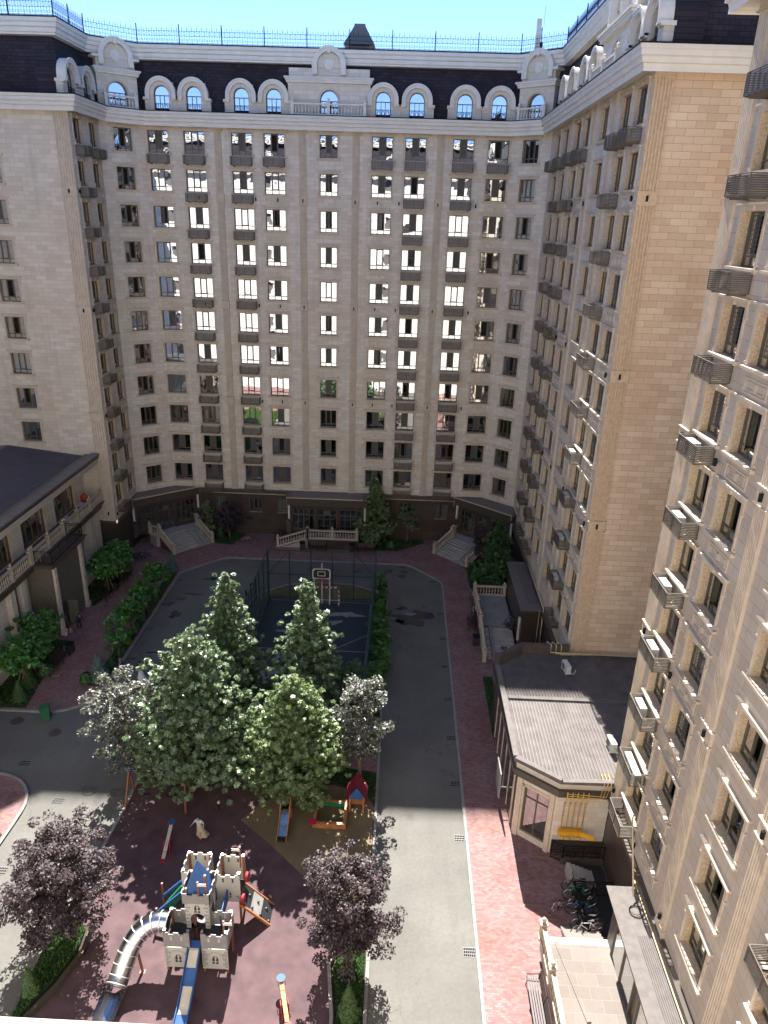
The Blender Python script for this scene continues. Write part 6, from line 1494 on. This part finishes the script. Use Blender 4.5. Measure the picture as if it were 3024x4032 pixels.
# sandbox
o=root('sandbox','square orange wooden sandbox with pink round corner seats','sandbox',(-3.1,32.4,.09))
b=MB(); 
for (x0,x1,y0,y1) in ((-4.1,-3.92,31.4,33.3),(-2.35,-2.17,31.4,33.3),(-3.92,-2.35,31.4,31.58),(-3.92,-2.35,33.12,33.3)): b.box(x0,x1,y0,y1,.09,.42)
b.build('timber_frame',['wood'],o)
b=MB(); b.box(-3.9,-2.36,33.06,33.115,.12,.38); b.build('green_board',['green'],o); b=MB(); b.box(-3.92,-2.35,31.58,33.06,.09,.13); b.build('sand',['olive'],o)
for (x,y) in ((-4.1,31.5),(-4.0,33.3)): b=MB(); b.lathe([(.24,.43),(.24,.48)],x,y,0,18); b.build('corner_seat',['redpink'],o)
# playhouse
o=root('playhouse','small playhouse with ragged crimson gable roof on wooden posts','playhouse',(-1.65,33.2,.09))
for (x,y) in ((-2.05,32.75),(-1.25,32.75),(-2.05,33.6),(-1.25,33.6)): b=MB(); b.box(x-.05,x+.05,y-.05,y+.05,.09,1.5); b.build('post',['wood'],o)
b=MB()
for k in (-1,1):
    for t in range(3):
        x0=-1.65+k*(.19*t); x1=-1.65+k*(.19*(t+1)+.05); z0=2.2-.33*t; z1=2.2-.33*(t+1)-.07
        b.face([(x0,32.55,z0+.01*t),(x0,33.8,z0+.01*t),(x1,33.8,z1),(x1,32.55,z1)]); b.face([(x0,32.55,z0-.04),(x0,33.8,z0-.04),(x1,33.8,z1-.04),(x1,32.55,z1-.04)]); b.face([(x1,32.55,z1),(x1,33.8,z1),(x1,33.8,z1-.04),(x1,32.55,z1-.04)])
b.build('roof',['crimson'],o)
b=MB(); b.prism([(-.38,1.15),(.38,1.15),(.38,1.4),(0,2.0),(-.38,1.4)],0,.04,lambda x,z,d:(-1.65+x,32.68-d,z)); b.build('gable_board',['blue'],o)
b=MB(); b.box(-2.0,-1.3,33.35,33.55,.09,.5); b.build('seat',['wood'],o)
# swing
o=root('swing_set','wooden A frame swing set with two hanging black seats','swing set',(-13.4,32.8,.085))
for x in (-15.0,-11.75):
    for y in (32.05,33.6): b=MB(); b.bar((x+(-.15 if x<-13 else .15),y,.09),(x,32.85,2.35),.1,.1); b.build('leg',['post'],o)
b=MB(); b.tube([(-15.1,32.85,2.38),(-11.65,32.85,2.38)],.055,8); b.build('beam',['steel'],o)
for x in (-14.15,-12.75):
    b=MB(); b.box(x-.22,x+.22,32.75,32.95,.55,.6); s_=b.build('swing_seat',['rubberblk'],o)
    b=MB(); 
    for k in (-.2,.2): b.bar((x+k,32.85,.6),(x+k,32.85,2.34),.012)
    b.build('chain',['steel'],s_)
b=MB(); b.lathe([(.14,0),(.14,.06)],-15.05,32.85,2.42,10); b.build('cap',['blue'],o)
# garden lights
for i,(x,y) in enumerate(((-9.75,32.5),(-8.3,34.3))):
    b=MB(); b.lathe([(.03,0),(.03,.4)],n=8); b.mat(1); b.lathe([(.04,.4),(.075,.44),(.09,.5),(.065,.56),(.02,.59)],n=10); tag(b.build('garden_light',['iron','white'],None,(x,y,.085)),('small globe light near the walking girl','small globe light at the path mouth under the trees')[i],'garden light')
# annex balcony things
o=root('ceramic_grill','red domed ceramic grill on the left annex balcony','grill',(-29.2,62.0,6.74))
b=MB(); b.lathe([(.15,.55),(.32,.7),(.36,.9),(.35,1.0)],-29.2,62,6.74,14); b.build('bowl',['kamado'],o); b=MB(); b.lathe([(.36,1.02),(.33,1.18),(.2,1.33),(.08,1.38),(.07,1.46)],-29.2,62,6.74,14); b.build('lid',['kamado'],o); b=MB(); 
for k in range(4): a=k*PI/2; b.bar((-29.2+.3*math.cos(a),62+.3*math.sin(a),6.74),(-29.2+.2*math.cos(a),62+.2*math.sin(a),7.35),.04)
b.build('stand',['iron'],o)
b=MB(); b.box(-.5,.5,-.3,.3,.7,.74); 
for sx in (-.45,.41): 
    for sy in (-.27,.23): b.box(sx,sx+.04,sy,sy+.04,0,.7)
tag(b.build('folding_table',['ac'],None,(-29.1,60.9,6.74),PI/2),'pale folding table on the annex balcony beside the red grill','table')
ac(-29.2,57.9,6.8,PI/2,'white air conditioner standing on the left annex balcony')
b=MB(); b.box(-.05,.05,-.7,.7,0,.04,Matrix.Translation((0,0,.95))@Matrix.Rotation(.2,4,'Y')); b.bar((0,.5,0),(0,.5,.95),.03); b.bar((0,-.5,0),(0,-.5,.95),.03); tag(b.build('drying_board',['ac'],None,(-27.9,50.9,6.74)),'white board leaning in the iron railed corner of the annex balcony','board')
# door canopy pipe, broom, bucket
o=lroot('bucket','white bucket beside the open doorway of the left annex','bucket',(-26.75,50.3,.1)); b=MB(); b.lathe([(.11,0),(.15,.3)],n=12); b.build('pail',['white'],o); b=MB(); b.tube([(-.15,0,.29),(0,0,.42),(.15,0,.29)],.008,4); b.build('handle',['iron'],o)
o=lroot('broom','straw broom leaning by the annex doorway','broom',(-26.6,50.9,.1)); b=MB(); b.bar((0,0,.35),(-.35,.1,1.4),.03); b.build('handle',['wood'],o); b=MB(); b.lathe([(.16,0),(.10,.25),(.03,.4)],n=8); b.build('bristles',['yellow'],o)
o=lroot('scooter','child kick scooter lying on the left pavement','scooter',(-25.0,44.7,.12),.3); b=MB(); b.box(-.35,.25,-.06,.06,.03,.06); b.build('deck',['kerb'],o); b=MB(); b.bar((.25,0,.05),(.45,.45,.12),.035); b.bar((.33,.52,.12),(.57,.38,.12),.03); b.build('handlebar',['yellow'],o)
for k in (-.38,.32): b=MB(); b.tube([(k,-.015,.06),(k,.015,.06)],.06,10); b.build('wheel',['rubberblk'],o)
# ------------------------------------------------------------------ people
def skinned(name,V,E,R,mat,parent,roots=(0,),lv=2):
    me=bpy.data.meshes.new(name); me.from_pydata([tuple(v) for v in V],E,[]); me.materials.append(M[mat]); o=bpy.data.objects.new(name,me); C.objects.link(o); o.parent=parent
    sm_=o.modifiers.new('skin','SKIN'); 
    if not me.skin_vertices: me.skin_vertices.new()
    sv=me.skin_vertices[0].data
    for i,r in enumerate(R): sv[i].radius=(r,r) if not isinstance(r,tuple) else r; sv[i].use_root=(i in roots); sv[i].use_loose=False
    sm_.use_smooth_shade=True; ss=o.modifiers.new('sub','SUBSURF'); ss.levels=lv; ss.render_levels=lv; return o
def person(label,x,y,rot,h,J,top,bottom,hair='hair',skirt=None,longhair=False,z=.09,sleeve='fore'):
    # J: joints in a 1.7 m figure facing -y, x to its left
    o=lroot('person',label,'person',(x,y,z),rot); k=h/1.7; o.scale=(k,k,k)
    V=[];E=[];R=[];idx={};rt=[]
    def add(n,p,r,par=None):
        idx[n]=len(V); V.append(Vector(p)); R.append(r)
        if par: E.append((idx[par],idx[n]))
    add('pelvis',J.get('pelvis',(0,0,.95)),(.15,.11)); P0_=V[0]; rt.append(0)
    add('waist',P0_+Vector(J.get('waist',(0,0,.17))),(.125,.095),'pelvis'); add('chest',V[1]+Vector(J.get('chest',(0,0,.2))),(.155,.11),'waist'); add('neckb',V[2]+Vector(J.get('neckb',(0,0,.14))),(.075,.07),'chest')
    add('neck',V[3]+Vector(J.get('neck',(0,-.01,.07))),.05,'neckb'); add('headc',V[4]+Vector(J.get('head',(0,-.015,.10))),(.078,.092),'neck'); add('crown',V[5]+Vector((0,.0,.09)),(.065,.075),'headc')
    add('nose',V[5]+Vector((0,-.085,-.01)),.018,'headc')
    for s_,sd in ((1,'L'),(-1,'R')):
        add('sh'+sd,V[idx['chest']]+Vector((s_*.17,0,.10)),.058,'chest'); e=V[-1]+Vector(J.get('el'+sd,(s_*.06,.02,-.28))); add('el'+sd,e,.042,'sh'+sd); w_=e+Vector(J.get('wr'+sd,(s_*.0,-.06,-.25))); add('wr'+sd,w_,.027,'el'+sd)
        hd=(w_-e).normalized(); pm=w_+hd*.07; add('pm'+sd,pm,(.038,.022),'wr'+sd)
        sv=Vector((0,1,0)); sv=(sv-hd*sv.dot(hd)).normalized()
        for f,(off,ln) in enumerate(((-.03,.075),(-.01,.085),(.01,.08),(.03,.06))):
            n0='f%s%d'%(sd,f); add(n0+'a',pm+sv*off+hd*.02,.010); rt.append(idx[n0+'a']); add(n0+'b',pm+sv*off*1.1+hd*(.02+ln*.55)+Vector((-s_*.01,0,0)),.009,n0+'a'); add(n0+'c',pm+sv*off*1.1+hd*(.02+ln)+Vector((-s_*.03,0,0)),.008,n0+'b')
        add('t%sa'%sd,w_+hd*.03-sv*.02,.011); rt.append(idx['t%sa'%sd]); add('t%sb'%sd,w_+hd*.075-sv*.055,.010,'t%sa'%sd); add('t%sc'%sd,w_+hd*.11-sv*.06,.009,'t%sb'%sd)
        add('hip'+sd,V[0]+Vector((s_*.09,0,-.06)),.088,'pelvis'); kn=V[-1]+Vector(J.get('kn'+sd,(0,-.02,-.42))); add('kn'+sd,kn,.056,'hip'+sd); an_=kn+Vector(J.get('an'+sd,(0,.03,-.40))); add('an'+sd,an_,.038,'kn'+sd); add('ft'+sd,an_+Vector((0,-.15,-.035)),(.035,.028),'an'+sd)
    skinned('body',V,E,R,'skin',o,rt)
    g=lambda *ns:[V[idx[n]] for n in ns]
    # top
    n=['waist','chest','neckb','shL','elL','shR','elR','pelvis']; 
    VV=g(*n); EE=[(0,1),(1,2),(1,3),(3,4),(1,5),(5,6),(0,7)]; RR=[(.145,.115),(.175,.13),(.085,.08),.075,.055,.075,.055,(.165,.125)]
    if sleeve=='long': VV+=g('wrL','wrR'); EE+=[(4,8),(6,9)]; RR+=[.04,.04]
    skinned('shirt',VV,EE,RR,top,o)
    if skirt:
        b=MB(); N_=20; base=len(b.v); rows=[(.16,1.08),(.19,.95),(.21,.75),(.26,.5),(.33,.25),(.38,.14)]; fl=Vector(J.get('flow',(0,.12,0)))
        for i,(r,z_) in enumerate(rows):
            t=i/(len(rows)-1)
            for q in range(N_): a=2*PI*q/N_; rr_=r*(1+.10*t*math.sin(a*6+i)); b.v.append((P0_.x+rr_*math.cos(a)+fl.x*t*t,P0_.y+rr_*.85*math.sin(a)+fl.y*t*t,z_*(P0_.z/.95)))
        for i in range(len(rows)-1):
            for q in range(N_): q2=(q+1)%N_; b.f.append([i*N_+q,i*N_+q2,(i+1)*N_+q2,(i+1)*N_+q]); b.mi.append(0); b.sm.append(True)
        b.build('skirt',[bottom],o)
    else:
        VV=g('pelvis','hipL','knL','anL','hipR','knR','anR'); skinned('trousers',VV,[(0,1),(1,2),(2,3),(0,4),(4,5),(5,6)],[(.165,.125),.10,.075,.06,.10,.075,.06],bottom,o)
    hc=V[idx['headc']]; VV=[hc+Vector((0,.035,.06)),hc+Vector((0,.01,.12)),hc+Vector((0,.07,-.02))]; RR=[(.092,.08),(.08,.075),.06]; EE=[(0,1),(0,2)]
    if longhair: VV+=[hc+Vector((0,.10,-.14)),hc+Vector((0,.12,-.28))]; RR+=[.07,.045]; EE+=[(2,3),(3,4)]
    skinned('hair',VV,EE,RR,hair,o)
    b=MB()
    for sd in 'LR':
        f=V[idx['ft'+sd]]; an_=V[idx['an'+sd]]; b.box(f.x-.045,f.x+.045,f.y-.05,an_.y+.06,an_.z-.09,an_.z-.03)
    b.build('shoes',['rubberblk'],o)
    for sx in (-.03,.03): 
        b=MB(); b.lathe([(.002,-.011),(.011,0),(.002,.011)],hc.x+sx,hc.y-.086,hc.z+.02,6); b.build('eye',['blackp'],o)
    return o
person('girl with dark hair in a pale blouse and long beige skirt walking on the playground',-10.25,30.3,-.25,1.6,{'waist':(0,-.02,.17),'chest':(0,-.04,.19),'elL':(.10,.10,-.24),'wrL':(.02,-.10,-.22),'elR':(-.14,.02,-.22),'wrR':(-.10,-.16,-.10),'knL':(0,-.14,-.40),'anL':(0,.05,-.40),'knR':(0,.08,-.41),'anR':(0,.22,-.34),'flow':(.06,.18,0)},'cloth_w','cloth_b',skirt=True,longhair=False)
person('grey haired man in navy clothes on the left road by the kerb',-20.1,44.9,.5,1.7,{'elL':(.08,-.05,-.27),'wrL':(0,-.14,-.2),'elR':(-.08,0,-.28),'wrR':(0,-.08,-.24)},'cloth_n','cloth_n',hair='hair_g',z=.0,sleeve='long')
person('dark haired woman in a black top and pale skirt on the left road',-18.6,44.8,-.2,1.6,{'elL':(.06,-.06,-.26),'wrL':(-.06,-.2,-.02),'elR':(-.06,-.06,-.26),'wrR':(.06,-.2,-.02)},'cloth_k','cloth_w',skirt=True,longhair=True,z=.0)
person('person in dark work clothes stooping at the annex doorway',-26.0,51.3,.9,1.7,{'pelvis':(0,.1,.9),'waist':(0,-.07,.15),'chest':(0,-.13,.15),'neckb':(0,-.08,.11),'neck':(0,-.05,.05),'elL':(.05,-.16,-.24),'wrL':(0,-.12,-.22),'elR':(-.05,-.16,-.24),'wrR':(0,-.12,-.22),'knL':(0,-.1,-.39),'knR':(0,-.04,-.41)},'cloth_n','cloth_k',z=.1,sleeve='long')
o=lroot('bucket','white bucket held beside the man in navy clothes','bucket',(-20.45,44.6,.0)); b=MB(); b.lathe([(.11,.25),(.15,.55)],n=12); b.build('pail',['white'],o); b=MB(); b.tube([(-.15,0,.54),(0,0,.68),(.15,0,.54)],.008,4); b.build('handle',['iron'],o)
for ob in list(C.objects):
    if 'isroot' in ob: del ob['isroot']
